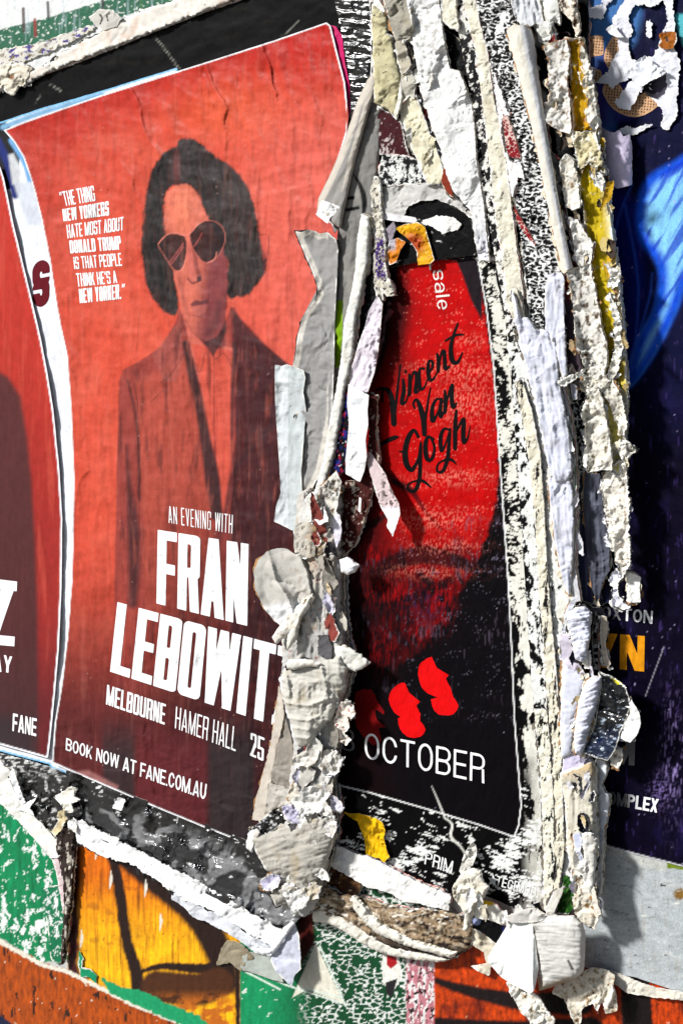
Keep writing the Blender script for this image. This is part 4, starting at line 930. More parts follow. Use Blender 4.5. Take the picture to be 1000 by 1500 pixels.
sheet('black_gap_paper', 'deep black curled paper strip between the cream edge and the purple flecked paper', 'black paper strip',
    "540,318 550,330 556,345 552,400 552,430 540,480 528,520 516,560 512,600 506,640 498,660 496,620 504,560 516,505 526,450 536,400", g=1.8, h=22, th=2, jag=(1, 8), cr=(2, 10), col=abr(.42, 6, 9, 0, (190, 190, 190), (10, 10, 12), 3), mat='worn_print')
def bord(x, y, d):
    p = Pt(x, y, (206, 200, 186)); p.mix(sm(.2, .24, fbm(x / 6, y / 6, 430, 4)), (24, 22, 22)); p.mix(sm(345, 352, y) * sm(412, 404, y) * sm(548, 551, x) * (fbm(x / 4, y / 5, 431, 3) > -.12), (66, 40, 110)); p.mix(sm(.25, .3, fbm(x / 7, y / 12, 432, 4)) * sm(250, 270, y) * .6, (150, 138, 110)); return p.c
sheet('torn_paper_strip', 'ragged cream and purple edge bordering the exhibition poster at its upper left', 'paper strip',
    "548,255 556,262 557,300 560,330 564,352 563,380 567,405 575,420 577,432 566,434 560,424 561,440 552,440 548,418 546,390 548,350 544,310 543,275", g=1.4, h=26, th=6, jag=(2, 6), cr=(2, 8), col=bord, torn=1.6)
sheet('torn_paper_strip', 'pale lavender folded paper strip left of the brush script', 'paper strip',
    "552,432 560,444 557,480 554,510 548,545 538,575 524,571 511,562 514,540 520,520 526,500 534,478 540,455", g=1.4, h=29, th=1.5, jag=(1, 8), cr=(2.4, 16), wr=(2, 8, 40, 20), col=pale((222, 212, 222), 2, .2), torn=1)
sheet('torn_paper_flap', 'bright white folded paper panel with two creases left of the word Vincent', 'paper flap',
    "510,562 524,570 540,579 538,600 539,622 535,645 537,668 533,690 527,706 516,700 506,694 506,672 508,650 511,622 508,590", g=1.3, h=33, th=1, jag=(.6, 10), cr=(2.2, 26), col=pale((244, 246, 250), 3, .05), tilt=(-.06, 0))
sheet('blue_speckled_crack', 'dark crack flecked with blue and red left of the white folded panel', 'poster scrap',
    "510,556 512,590 508,640 504,690 494,700 482,700 490,660 496,610 503,575", g=1.4, h=28, th=1, jag=(1, 6), cr=(2, 8), mat='worn_print',
    col=lambda x, y, d: Pt(x, y, (12, 12, 18)).mix(sm(.05, .15, fbm(x / 7, y / 14, 441, 3)), (30, 36, 110)).mix(sm(.2, .25, fbm(x / 5, y / 9, 442, 3)), (150, 20, 40)).mix(sm(.42, .46, fbm(x / 4, y / 5, 443, 3)), (220, 220, 225)).c)
sheet('brown_crust', 'dark brown flaking crust stretching down beside the white folded panel', 'paper crust',
    "538,574 552,580 550,640 556,668 548,700 540,740 530,770 518,800 500,816 494,790 500,745 506,705 520,704 534,690 540,640", g=1.5, h=21, th=5, jag=(2, 8), cr=(2, 9),
    col=abr(.22, 5, 7, 0, (200, 186, 170), (66, 22, 18), 7))
sheet('torn_paper_strip', 'hanging twisted pink white strip ending in a sharp white tip', 'paper strip',
    "540,660 552,676 564,694 572,715 584,738 586,752 580,770 575,787 566,770 568,762 556,740 548,715 541,690 536,672", g=1.2, h=31, th=1, jag=(1, 8), cr=(2.2, 12), torn=1.2, tilt=(.03, .08),
    col=lambda x, y, d: Pt(x, y, (206, 186, 186)).mix(sm(740, 748, y), (240, 238, 248)).mix(sm(.1, .2, fbm(x / 6, y / 8, 445, 4)) * sm(748, 736, y) * sm(552, 566, x), (44, 28, 28)).c)
sheet('torn_paper_shred', 'tiny white upright shred on the brown crust', 'paper shred', "526,728 529,730 528,752 524,748", g=.9, h=27, th=.6, jag=(.5, 5), col=(240, 240, 236))
# the trunk of built-up paper
def trunk(x, y, d):
    p = Pt(x, y, (186, 184, 180)); n = fbm(x / 16, y / 34, 450, 5)
    p.mix(sm(-.1, .4, n) * .55, (206, 202, 190)); p.mix(sm(.05, .5, fbm(x / 18, y / 30, 451, 4)) * .5, (140, 118, 84))
    p.mix(np.exp(-((x - 452) / 26) ** 2 - ((y - 800) / 60) ** 2) * .55, (170, 132, 80)); p.mix(sm(.40, .46, fbm(x / 9, y / 16, 452, 5, .7)) * .75, (54, 48, 42))
    p.mix(sm(.40, .44, fbm(x / 7, y / 7, 453, 3)) * .5, (170, 60, 40)); p.mix(sm(.2, .3, fbm(x / 3, y / 26, 454, 3)) * sm(860, 900, y) * sm(960, 930, y) * .7, (84, 80, 74)); return p.c
sheet('paper_column', 'tall beige trunk of built up glued paper between the red and the exhibition poster', 'paper trunk',
    "436,722 452,716 464,740 480,722 496,712 500,740 494,770 498,800 500,850 499,900 506,940 512,975 510,1000 500,1030 486,1050 490,1090 486,1150 489,1200 484,1250 474,1290 462,1330 446,1344 430,1340 400,1320 392,1280 396,1240 410,1200 424,1150 430,1100 424,1040 412,990 414,930 424,880 436,830 432,780",
    g=1.7, h=26, th=24, jag=(3, 14), cr=(4.5, 22), wr=(3, 9, 46, 3), col=trunk, dome=(16, 34))
trunk_o = bpy.data.objects['paper_column']
shards(trunk_o, [(466, 750), (474, 850), (480, 940), (474, 1040), (462, 1120), (462, 1180), (446, 1250), (436, 1310)], 44, 46, 40, ((214, 212, 206), (196, 190, 178), (236, 236, 234), (228, 226, 220), (150, 144, 134), (200, 180, 150), (44, 42, 46), (130, 60, 52), (90, 88, 90), (206, 202, 220)), 5)
def shred(label, poly, h, col=(196, 192, 182), cr=(3, 16), g=1.5, dome=None, tilt=None, torn=2.2, lift=None, th=1.2, mat='matte_paper', name='torn_paper_shred', cat='paper shred', group=SHREDS, dirt=.3, jag=(1.4, 9), wr=None, sm_=0, hx=None):
    return sheet(name, label, cat, poly, g=g, h=h, th=th, jag=jag, cr=cr, col=col, dome=dome, tilt=tilt, torn=torn, lift=lift, mat=mat, group=group, layers=1, dirt=dirt if not callable(col) else 0, wr=wr, sm_=sm_, hx=hx)
shred('big ear shaped curled flap leaning over the letter N of the large white title', "371,838 377,822 390,808 404,803 420,804 432,812 444,818 452,840 458,868 446,874 438,884 426,900 418,914 412,918 400,908 386,890 374,864", 46,
      lambda x, y, d: Pt(x, y, (190, 186, 178)).mix(sm(12, 10, d + .3 * (x - 390)) * .6, (150, 148, 142)).mix(sm(880, 896, y + .2 * (x - 400)), (238, 238, 240)).mix(sm(.2, .5, fbm(x / 12, y / 12, 460, 4)) * .4, (140, 118, 90)).c, cr=(4, 40), lift=(-9, 10), tilt=(-.14, .10), jag=(1.4, 12), torn=0, hx=lambda x, y, d: 9 * np.exp(strokef([(392, 806), (404, 850), (424, 880), (430, 900)], 0, x, y) / 6) - 8 * np.exp(strokef([(400, 850), (430, 858), (446, 880)], 0, x, y) / 7) + 10 * np.exp(strokef([(438, 812), (450, 840), (456, 872)], 0, x, y) / 4))
shred('brown stained bridge of paper joining the pale flap to the trunk above the ear flap', "432,770 446,762 462,770 474,790 470,812 452,818 434,812 430,800", 46, lambda x, y, d: Pt(x, y, (190, 184, 172)).mix(sm(448, 462, x) * .8, (150, 112, 60)).mix(sm(.3, .4, fbm(x / 5, y / 8, 461)), (80, 60, 40)).c, cr=(3, 22), torn=0)
shred('narrow rolled paper tongue below the ear flap pointing down left', "456,872 452,886 440,906 436,930 426,948 420,952 420,936 430,912 440,890", 52, (206, 202, 190), dome=(6, 8))
shred('curled paper fold with stained rim right of the last title letters', "398,934 410,916 424,898 440,884 458,868 460,876 446,900 434,914 428,924 414,936 404,944", 50, bark((206, 198, 180), (120, 100, 70), 3), dome=(5, 8))
shred('white rolled lip of paper on top of the pouch beside the letter Z', "418,972 424,966 444,965 460,968 470,972 464,978 450,976 430,982 420,980", 60, (226, 224, 214), dome=(5, 6), cr=(1.5, 12))
shred('large bagging pouch of creased paper hanging beside the last title letter', "420,974 450,972 480,966 498,960 508,980 508,1004 498,1030 486,1052 464,1074 456,1090 444,1096 434,1092 430,1074 422,1050 414,1018 412,996", 44,
      cream((196, 190, 174), 0, 8, .5), cr=(4, 30), wr=((2.5, 60, 12, 12), (2.5, 12, 60, 0)), dome=(12, 30), torn=0, jag=(2.5, 12), hx=lambda x, y, d: sum(6 * np.exp(strokef(q, 0, x, y) / 3.2) for q in ([(418, 1030), (450, 1034), (480, 1024)], [(424, 1052), (450, 1056), (466, 1050)], [(428, 1066), (452, 1070)], [(432, 1080), (452, 1082)], [(420, 990), (424, 1020)], [(470, 975), (478, 1010), (470, 1040)])))
shred('cream border strip of torn poster running down left of the pouch', "408,1006 414,1022 416,1050 404,1100 394,1160 388,1203 369,1202 376,1166 386,1130 396,1090 402,1050", 22, (208, 198, 184), cr=(1, 30), torn=0, tilt=(-.05, 0))
shred('tan torn poster reverse folded behind the pouch', "416,1046 426,1080 432,1120 436,1150 424,1156 404,1150 394,1140 404,1096", 20, (150, 142, 132), cr=(3, 26), torn=0)
shred('dull grey folded paper piece under the tan reverse', "394,1148 414,1152 424,1158 432,1150 430,1172 420,1180 400,1186 386,1204", 25, (186, 180, 170), cr=(2.4, 20), torn=0)
shred('long pointed wing of stiff paper sticking out right over the exhibition poster', "490,948 504,946 516,952 528,960 536,966 543,971 538,975 530,980 520,984 508,978 498,972 490,962", 42, cream((222, 220, 206), .05, 9, .2), cr=(2.6, 18), dome=(4, 6), tilt=(.05, -.05))
shred('small round white paper knob poking right at mid height', "497,820 508,816 516,820 526,828 520,838 510,843 500,838", 44, (242, 242, 248), dome=(7, 9), cr=(1, 12))
shred('upright lavender white sliver on the right shoulder of the trunk', "492,752 498,754 500,776 498,790 492,804 490,790 487,776 483,770 486,760", 40, (232, 228, 244), torn=1)
shred('glittering brown crust at the top of the trunk', "470,712 492,690 500,705 494,740 486,770 476,790 462,780 464,750", 42, bark((190, 180, 160), (90, 66, 36), 5, 1.4), cr=(4, 8))
shred('grey paper cuff hanging at the top left of the trunk', "448,728 462,722 468,712 462,740 458,752 450,748", 48, (200, 198, 190), cr=(2, 14))
shred('fringe of torn paper fingers left of the grey numeral 8', "498,1030 508,1024 516,1032 520,1046 514,1056 508,1048 512,1066 504,1074 514,1084 506,1092 498,1086 496,1068 488,1060 492,1044", 44, lambda x, y, d: Pt(x, y, (220, 212, 200)).mix((fbm(x / 4, y / 4, 464, 3) > .3) * 1., (160, 50, 40)).c, cr=(4, 7), torn=2.5, jag=(3, 6), lift=(5, 4))
shred('scalloped paper lip projecting left below the pouch', "427,1115 440,1104 456,1096 468,1100 462,1118 450,1124 440,1122 432,1126", 48, (214, 210, 202), lift=(6, 6))
shred('grey hanging tab below the scalloped lip', "436,1124 452,1122 462,1130 458,1144 444,1154 438,1150", 44, (184, 180, 172))
shred('torn brown tan shreds pushing right under the numeral 8', "464,1100 486,1098 500,1108 502,1120 494,1134 478,1136 466,1124", 46, bark((200, 192, 176), (120, 104, 80), 7), jag=(4, 7), cr=(4, 8))
shred('pale upright twisted scrap at the left of the ruffles', "424,1160 432,1144 438,1156 436,1172 428,1178 422,1172", 42, (220, 214, 200))
shred('broad white ruffle of torn paper over the lower trunk', "428,1176 440,1158 456,1152 472,1156 484,1164 476,1174 484,1186 490,1200 478,1196 462,1190 448,1196 436,1188", 52, (222, 220, 214), cr=(5, 14), lift=(7, 5), jag=(2.5, 8))
shred('lavender crumpled scrap beside black fragments at the lower trunk', "412,1182 424,1178 438,1186 444,1200 436,1212 424,1206 416,1198", 47, lambda x, y, d: Pt(x, y, (190, 186, 206)).mix(sm(.1, .3, fbm(x / 5, y / 7, 466)), (130, 124, 150)).c, cr=(4, 8))
shred('black and white crumpled poster fragment left of the lower trunk', "364,1216 378,1206 392,1192 412,1184 420,1196 424,1206 408,1212 392,1222 374,1230", 36, abr(.16, 7, 5, 20, (226, 226, 226), (12, 12, 13), 12), cr=(5, 10), mat='glossy_paper')
shred('large dull grey bulging paper bag shape at the foot of the trunk', "366,1226 390,1222 416,1212 440,1204 462,1196 480,1200 490,1222 484,1250 470,1282 452,1306 430,1318 404,1330 396,1312 414,1290 388,1274 376,1252", 40,
      cream((176, 168, 152), .04, 11, .45), cr=(4, 22), wr=(3, 40, 9, -14), dome=(14, 30), torn=2)
shred('white rim curl at the left end of the grey bag shape', "360,1234 366,1220 376,1214 380,1220 372,1232 368,1248 362,1244", 44, (230, 228, 222))
for lb, pl, c in (('lavender torn scrap under the grey bag shape', "380,1290 396,1280 410,1284 408,1298 396,1306 384,1304", (196, 192, 214)), ('crumpled white scrap above the hanging lavender tongue', "410,1300 426,1294 446,1300 456,1310 446,1330 430,1336 420,1322", (222, 220, 216)),
                  ('small white shard at the right foot of the trunk', "464,1268 480,1280 482,1292 468,1288 458,1280", (224, 222, 216)), ('tan frayed scrap right of the trunk foot', "452,1290 470,1300 466,1316 454,1320 446,1306", (190, 180, 160)),
                  ('pale frayed scrap at the right of the trunk by the letters EK', "482,1164 496,1170 504,1184 498,1192 486,1188", (214, 212, 224)), ('ruffled grey scrap on the right flank of the trunk', "470,1200 488,1196 494,1212 486,1228 474,1222", (200, 196, 190))):
    shred(lb, pl, 48, c, cr=(4, 9), jag=(2.5, 6), lift=(4, 5))

# ------------------------------------------------------------------ bottom strips
def foil(x, y, d):
    p = Pt(x, y, (10, 10, 11)); e = y - (1120 + .40 * (x - 90)); n = fbm(x / 46, y / 30, 470, 3)
    p.mix(sm(-.1, .30, n + .25 * sm(30, 80, e)) * sm(14, 50, e) * .55, (46, 46, 50)); p.mix(sm(.16, .4, crum(x / 34, y / 26, 471, 3)) * .45 * sm(10, 40, e), (170, 170, 172)); p.mix(sm(.36, .4, fbm(x / 26, y / 16, 474, 5, .7)) * .9, (226, 226, 224)); p.mix(sm(.40, .44, fbm(x / 12, y / 7, 472, 4)) * sm(40, 10, e), (230, 230, 228)); return p.c  # sheen of the folds painted in as greys, plus white flecks
sheet('crinkled_black_strip', 'crinkled glossy black film with painted grey sheen under the bottom edge of the large red poster', 'black film',
    "96,1128 150,1148 220,1176 300,1206 380,1240 420,1262 470,1290 456,1330 440,1344 414,1372 380,1352 330,1324 280,1298 230,1272 180,1246 130,1222 108,1206 100,1170",
    g=1.5, h=10, th=2, jag=(1.5, 10), cr=(6.5, 30), wr=((4, 24, 60, -62), (3, 60, 12, 20)), col=foil, mat='glossy_paper')
sheet('torn_paper_hem', 'wide bright white torn hem sloping down below the crinkled black film', 'torn hem',
    "108,1200 124,1206 150,1220 190,1240 240,1266 290,1292 340,1322 380,1346 412,1362 418,1372 408,1388 396,1386 360,1364 310,1334 268,1316 230,1290 190,1264 150,1256 118,1236 108,1220",
    layers=2, g=1.6, h=15, th=2, jag=(3.6, 12), cr=(3, 20), col=pale((242, 242, 242), 12, .05), lift=(3, 5))
sheet('torn_paper_hem', 'second grey white torn layer drooping under the white hem', 'torn hem',
    "250,1298 262,1304 300,1322 340,1346 380,1372 404,1386 396,1402 372,1396 366,1390 350,1378 330,1366 300,1350 282,1344 266,1326 252,1318",
    g=1.5, h=10, th=2, jag=(2.4, 12), cr=(3, 16), col=pale((214, 216, 222), 13, .4))
sheet('torn_paper_tongue', 'lavender grey paper tongue hanging from the end of the white hem', 'paper flap',
    "430,1350 438,1372 440,1400 440,1420 430,1432 428,1446 420,1440 404,1424 396,1408 402,1386 416,1366", g=1.4, h=24, th=1, jag=(1.2, 8), cr=(3, 24), col=pale((190, 192, 206), 14, .3), torn=1.6, tilt=(.02, .05))
sheet('torn_paper_tongue', 'curled white paper lip above the lavender grey tongue', 'paper flap',
    "366,1390 396,1390 408,1376 414,1360 428,1350 432,1354 420,1370 410,1386 400,1398 384,1400", g=1.3, h=27, th=1, jag=(1, 8), cr=(2, 14), col=(236, 236, 238), dome=(4, 6))
sheet('glue_flake', 'translucent looking grey brown glue flake on the orange paint', 'glue flake',
    "316,1416 324,1390 332,1378 346,1380 356,1386 364,1394 372,1404 360,1410 352,1424 336,1410", g=1.4, h=6, th=1, jag=(1.6, 8), cr=(1.6, 12), col=(150, 140, 118), dirt=.6)
sheet('torn_paper_sheet', 'dull grey torn sheet over the green paint below the white hem', 'torn paper',
    "352,1392 372,1396 400,1400 410,1424 416,1440 400,1436 376,1428 352,1420", g=1.6, h=4, th=1, jag=(1.4, 9), cr=(1, 20), col=(170, 176, 168), dirt=.3)
sheet('crinkled_black_strip', 'shiny crumpled black film at the lower left under the cut off poster', 'black film',
    "-40,1092 0,1104 40,1114 84,1128 100,1140 112,1160 120,1190 100,1216 84,1230 66,1216 40,1190 20,1160 0,1130 -40,1110",
    g=1.5, h=9, th=2, jag=(2, 9), cr=(5, 18), wr=(3, 9, 16, 30), mat='glossy_paper', col=lambda x, y, d: Pt(x, y, (18, 15, 16)).mix(sm(.16, .3, fbm(x / 9, y / 7, 480, 4)) * .9, (200, 200, 198)).mix(sm(1150, 1110, y) * sm(.05, .12, fbm(x / 12, y / 4, 481, 4)), (225, 225, 222)).c)
sheet('torn_paper_hem', 'white torn hem running steeply down at the far lower left', 'torn hem',
    "-40,1100 0,1116 14,1130 16,1150 28,1170 44,1190 58,1206 78,1226 90,1240 88,1256 74,1258 60,1240 44,1222 28,1204 14,1190 0,1176 -40,1160", g=1.5, h=14, th=4, jag=(2.4, 10), cr=(2.6, 14), col=pale((236, 234, 226), 16, .1), torn=2)
for lb, pl, c in (('white torn star shaped scrap beside the shiny black film', "26,1186 38,1176 52,1170 44,1184 50,1196 38,1190", (238, 238, 236)), ('white torn tangle below the corner of the large red poster', "78,1168 92,1160 104,1152 114,1156 108,1166 118,1172 104,1178 108,1190 96,1192 90,1180", (232, 228, 214)),
                  ('tan curled scrap hanging below the white tangle', "84,1190 94,1186 98,1200 90,1216 80,1226 76,1218 84,1204", (206, 190, 150)), ('thin white curl at the left end of the long hem', "98,1204 106,1200 112,1210 112,1222 104,1216 100,1214", (236, 236, 232)),
                  ('narrow white tear running down the shiny black film', "18,1122 24,1140 32,1164 38,1176 30,1178 22,1160 14,1140", (228, 228, 230)), ('white square of tape under the bottom edge of the red poster', "172,1168 184,1172 178,1188 164,1184", (236, 236, 238))):
    sheet('torn_paper_scrap', lb, 'paper scrap', pl, g=1.2, h=19, th=1.2, jag=(1.8, 6), cr=(3, 9), col=c, torn=1.5, lift=(3, 4))
sheet('twisted_paper_strand', 'dark twisted strand hanging down between the green and the orange paint', 'paper strand',
    "84,1222 98,1206 108,1214 112,1236 108,1270 106,1300 104,1330 98,1370 94,1404 90,1416 90,1380 94,1330 92,1290 86,1262 82,1244", g=1.4, h=14, th=5, jag=(2, 9), cr=(3, 8), wr=(3, 4, 30, 4), col=abr(.12, 4, 18, 4, (196, 188, 174), (46, 34, 30), 20), dome=(4, 6))
sheet('twisted_paper_strand', 'pale pink torn edge lying along the left of the dark twisted strand', 'paper strand',
    "74,1250 86,1250 88,1266 94,1290 98,1320 92,1340 88,1310 82,1280 78,1266", g=1.3, h=11, th=2, jag=(1.4, 8), cr=(2, 8), col=(214, 192, 192), torn=1.5)
sheet('torn_green_edge', 'loose edge of chipped green poster paper curling left of the orange paint', 'poster scrap',
    "60,1300 92,1296 98,1330 98,1370 92,1408 84,1414 74,1406 70,1360", g=1.5, h=5, th=1, jag=(1.2, 8), cr=(1, 12), torn=1.6, mat='painted_board',
    col=lambda x, y, d: Pt(x, y, (6, 112, 72)).mix(sm(.16, .21, chips(x, y)), (226, 230, 226)).c)
sheet('torn_paper_scrap', 'small ragged green and white scrap on the orange paint near the twisted strand', 'paper scrap', "116,1394 122,1404 120,1418 132,1420 142,1430 140,1440 130,1432 118,1432 114,1412", g=1.2, h=4, th=1, jag=(1.6, 7), cr=(1, 8), torn=1.5, col=(16, 140, 96))
# below the exhibition poster
sheet('yellow_scrap', 'bright yellow crumpled scrap hanging above the white torn ledge', 'paper scrap',
    "498,1186 504,1190 512,1192 526,1192 540,1196 552,1200 560,1206 564,1216 562,1228 566,1246 570,1256 562,1264 556,1258 546,1256 536,1252 534,1232 528,1216 524,1204 510,1196", g=1.2, h=15, th=.9, jag=(1, 8), cr=(4, 16), wr=(2, 7, 20, 0), col=(226, 176, 6), var=.15, mat='printed_paper', lift=(3, 6))
sheet('torn_paper_hem', 'blown white torn ledge under the word PRIM', 'torn hem',
    "470,1230 490,1238 520,1250 550,1260 566,1268 590,1282 620,1296 650,1308 660,1314 656,1334 636,1330 612,1324 590,1322 574,1310 556,1304 536,1300 520,1290 496,1276 470,1262", g=1.5, h=16, th=5, jag=(2.5, 10), cr=(2, 14), col=pale((236, 234, 230), 21, .06), torn=2)
sheet('brown_crust', 'dark brown burnt looking hollow between the trunk foot and the white ledge', 'paper crust',
    "460,1254 490,1256 524,1272 530,1290 524,1310 530,1324 500,1340 476,1330 454,1310", g=1.6, h=11, th=8, jag=(2, 10), cr=(3, 18), col=lambda x, y, d: Pt(x, y, (54, 28, 14)).mix(sm(.0, .4, fbm(x / 14, y / 10, 490)) * .5, (120, 84, 50)).mix(sm(.35, .4, fbm(x / 7, y / 6, 491, 4)), (200, 180, 150)).c)
sheet('paper_fold', 'brown smeared rolled fold of paper sloping below the white torn ledge', 'paper fold',
    "450,1290 476,1296 500,1310 526,1314 560,1326 596,1334 630,1334 656,1336 680,1344 690,1364 688,1388 670,1400 640,1398 600,1394 570,1390 540,1376 516,1362 490,1348 462,1336 446,1316",
    g=1.5, h=12, th=10, jag=(2, 12), cr=(3.5, 18), wr=((5, 90, 8, 20), (2, 14, 14, 0)), dome=(7, 24), layers=2,
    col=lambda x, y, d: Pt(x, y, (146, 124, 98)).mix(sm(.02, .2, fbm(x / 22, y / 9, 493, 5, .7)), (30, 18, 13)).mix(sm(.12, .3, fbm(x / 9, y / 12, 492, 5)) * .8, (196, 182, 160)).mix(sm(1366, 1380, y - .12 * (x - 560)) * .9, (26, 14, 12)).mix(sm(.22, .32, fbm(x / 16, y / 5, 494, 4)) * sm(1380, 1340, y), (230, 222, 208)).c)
for lb, pl, hh in (('upper white bead of torn paper snaking over the brown fold', "514,1312 524,1318 540,1336 560,1356 590,1372 620,1384 650,1392 668,1396 660,1404 630,1396 600,1388 576,1378 552,1368 532,1350 518,1332", 24),
               ('lower cream bead of paper along the top of the dark green paint', "458,1332 484,1334 506,1344 530,1358 552,1378 580,1388 610,1396 640,1402 662,1406 640,1410 600,1406 570,1400 546,1392 520,1376 500,1362 476,1352 458,1350", 14)):
    sheet('paper_bead', lb, 'torn hem', pl, g=1.3, h=hh, th=4, jag=(1.6, 8), cr=(2, 10), col=cream((228, 220, 200), .08, hh, .25), dome=(4, 5))
sheet('torn_paper_scrap', 'crumpled cream knot of paper right of the word PRIM', 'paper scrap',
    "662,1300 670,1288 678,1278 692,1272 704,1276 708,1292 716,1300 706,1318 694,1330 690,1350 684,1366 678,1364 680,1340 672,1326 664,1316", g=1.3, h=28, th=1.5, jag=(1.6, 8), cr=(4.5, 16), col=cream((222, 212, 188), .0, 31, .3), dome=(5, 10), torn=1.6)
sheet('torn_paper_scrap', 'thin curled white loop above the crumpled cream knot', 'paper scrap',
    "676,1262 682,1246 690,1234 697,1238 698,1252 692,1268 684,1276 676,1284 672,1276", g=1.2, h=18, th=1.2, jag=(1.4, 6), cr=(3, 8), col=abr(.3, 6, 8, 0, (40, 36, 34), (226, 222, 212), 33), torn=1.5)
sheet('torn_paper_hem', 'white torn ledge with a yellow spot left of the hanging paper bag', 'torn hem',
    "690,1330 704,1318 720,1322 736,1336 744,1352 736,1356 716,1348 696,1346", g=1.3, h=20, th=3, jag=(1.6, 8), cr=(2, 12), col=lambda x, y, d: Pt(x, y, (234, 232, 222)).mix(sm(1., -1., np.hypot((x - 716) / 1.6, y - 1320) - 7), (220, 180, 10)).c, tilt=(.0, 0))
sheet('black_scrap_or_shade', 'black scrap with a small blue patch under the yellow spotted ledge', 'poster scrap',
    "690,1340 710,1346 740,1358 736,1372 728,1384 706,1366 692,1360", g=1.4, h=15, th=2, jag=(1, 8), cr=(1.4, 12), mat='worn_print', col=lambda x, y, d: Pt(x, y, (14, 13, 15)).mix(sm(1, -1, np.hypot(x - 698, y - 1350) - 6), (150, 160, 200)).mix(sm(1, -1, np.hypot(x - 741, y - 1362) - 6), (26, 30, 90)).c)
sheet('torn_paper_hem', 'cream torn band on the rust paint left of the hanging paper bag', 'torn hem',
    "690,1358 706,1368 728,1382 736,1392 722,1398 716,1430 700,1424 690,1416 712,1412 708,1396 690,1384", g=1.4, h=9, th=2, jag=(2, 9), cr=(2, 12), col=cream((226, 210, 176), .02, 34, .4), torn=2)
sheet('torn_paper_flap', 'stiff white folded paper corner forming the left side of the hanging bag', 'paper bag',
    "752,1338 760,1334 766,1344 778,1350 784,1380 788,1420 782,1452 776,1456 764,1450 748,1442 732,1430 716,1412 714,1402 728,1380 740,1360", g=1.4, h=46, th=1.2, jag=(.8, 10), cr=(2.6, 30), col=pale((234, 234, 230), 35, .1), torn=1, tilt=(.02, .10), hx=lambda x, y, d: 8 * np.exp(-np.abs(x - 780) / 9))
sheet('paper_bag', 'bulging grey white paper pouch hanging low between the columns and the grey board', 'paper bag',
    "768,1346 800,1342 840,1342 852,1352 857,1370 856,1400 854,1424 840,1436 820,1442 806,1448 790,1452 784,1420 780,1380", g=1.5, h=38, th=1.2, jag=(.8, 12), cr=(2, 34), wr=((1.2, 50, 6, 6), (1, 30, 30, 0)), dome=(14, 22),
    col=lambda x, y, d: Pt(x, y, (206, 204, 198)).mix(sm(.0, .35, fbm(x / 22, y / 3, 500, 4)) * sm(830, 790, x) * .7, (110, 104, 96)).mix(sm(12, 2, d) * sm(1425, 1440, y) * .7, (150, 126, 84)).mix(sm(-.5, .8, strokef([(832, 1408), (838, 1420)], 2, x, y)), (90, 86, 82)).c)
sheet('torn_paper_scrap', 'grey torn crown of paper on top of the hanging bag', 'paper scrap',
    "736,1344 752,1338 758,1322 766,1334 780,1330 794,1340 800,1348 780,1352 764,1352 748,1352", g=1.3, h=50, th=1.2, jag=(2, 8), cr=(3, 10), col=(200, 196, 190), torn=1.6)
sheet('torn_paper_scrap', 'cream brown crumpled tail dangling below the hanging bag', 'paper scrap',
    "742,1440 760,1448 780,1454 790,1462 800,1480 812,1494 806,1520 784,1520 776,1496 764,1486 756,1470 746,1456", g=1.4, h=30, th=2, jag=(3, 9), cr=(5, 14), col=bark((216, 208, 188), (140, 116, 76), 37), torn=2)
sheet('torn_paper_scrap', 'wide stained brown paper rag fanned out right of the hanging bag', 'paper scrap',
    "812,1446 830,1438 850,1426 866,1418 884,1420 900,1430 898,1446 902,1462 904,1482 886,1486 882,1464 876,1480 876,1490 868,1470 852,1478 850,1500 840,1500 832,1480 826,1464 808,1456", g=1.5, h=20, th=1.6, jag=(2, 10), cr=(4, 18), wr=(2.5, 12, 30, -20), col=bark((206, 186, 146), (130, 96, 50), 38, .9), torn=1.6)
sheet('torn_paper_scrap', 'white curled shaving beside the wide stained rag', 'paper scrap', "896,1442 900,1452 896,1470 890,1478 886,1472 892,1456", g=1.2, h=24, th=1, jag=(.8, 8), cr=(1, 8), col=(236, 232, 222), dome=(3, 4))
# grey board
def board(x, y, d):
    p = Pt(x, y, (178, 184, 186)); p.mix(sm(.0, .5, fbm(x / 40, y / 14, 510, 5)) * .5, (206, 208, 206)); p.mix(sm(.1, .5, fbm(x / 18, y / 6, 511, 4)) * .35, (140, 144, 146))
    for q in ([(872, 1290), (900, 1296), (925, 1300), (940, 1312)], [(880, 1330), (920, 1340)], [(905, 1256), (920, 1262), (930, 1270)]): p.stroke(q, .6, (90, 90, 88), .7, .7)
    p.mix(sm(4, 0, np.hypot(x - 995, (y - 1310)) - 6 - 4 * fbm(x / 4, y / 4, 512)), (130, 96, 40)); p.mix(sm(.15, .5, fbm(x / 50, y / 9, 514, 5, .7)) * .45, (112, 112, 106)); p.mix(sm(.2, .5, fbm(x / 7, y / 60, 515, 4)) * .3, (150, 140, 118)); p.mix(sm(.42, .46, fbm(x / 30, y / 6, 516, 5, .75)), (224, 222, 214)); [p.stroke([(a, b), (a + 5, b + 1)], .8, (60, 58, 56), .5) for a, b in ((905, 1270), (950, 1330), (885, 1378), (974, 1400), (930, 1400))]; p.mix(sm(-.5, .5, strokef([(968, 1297), (974, 1298)], 1.6, x, y)), (30, 30, 30))
    p.poly("934,1246 948,1248 950,1254 936,1252", (190, 70, 30), .8); p.poly("976,1258 1012,1268 1012,1276 976,1272", (110, 130, 30), .8); p.poly("884,1236 976,1262 976,1280 884,1250", (200, 198, 186), 1.5, .5)
    p.mix((fbm(x / 3, y / 3, 513, 3) > .55) * .6, (60, 60, 60)); return p.c
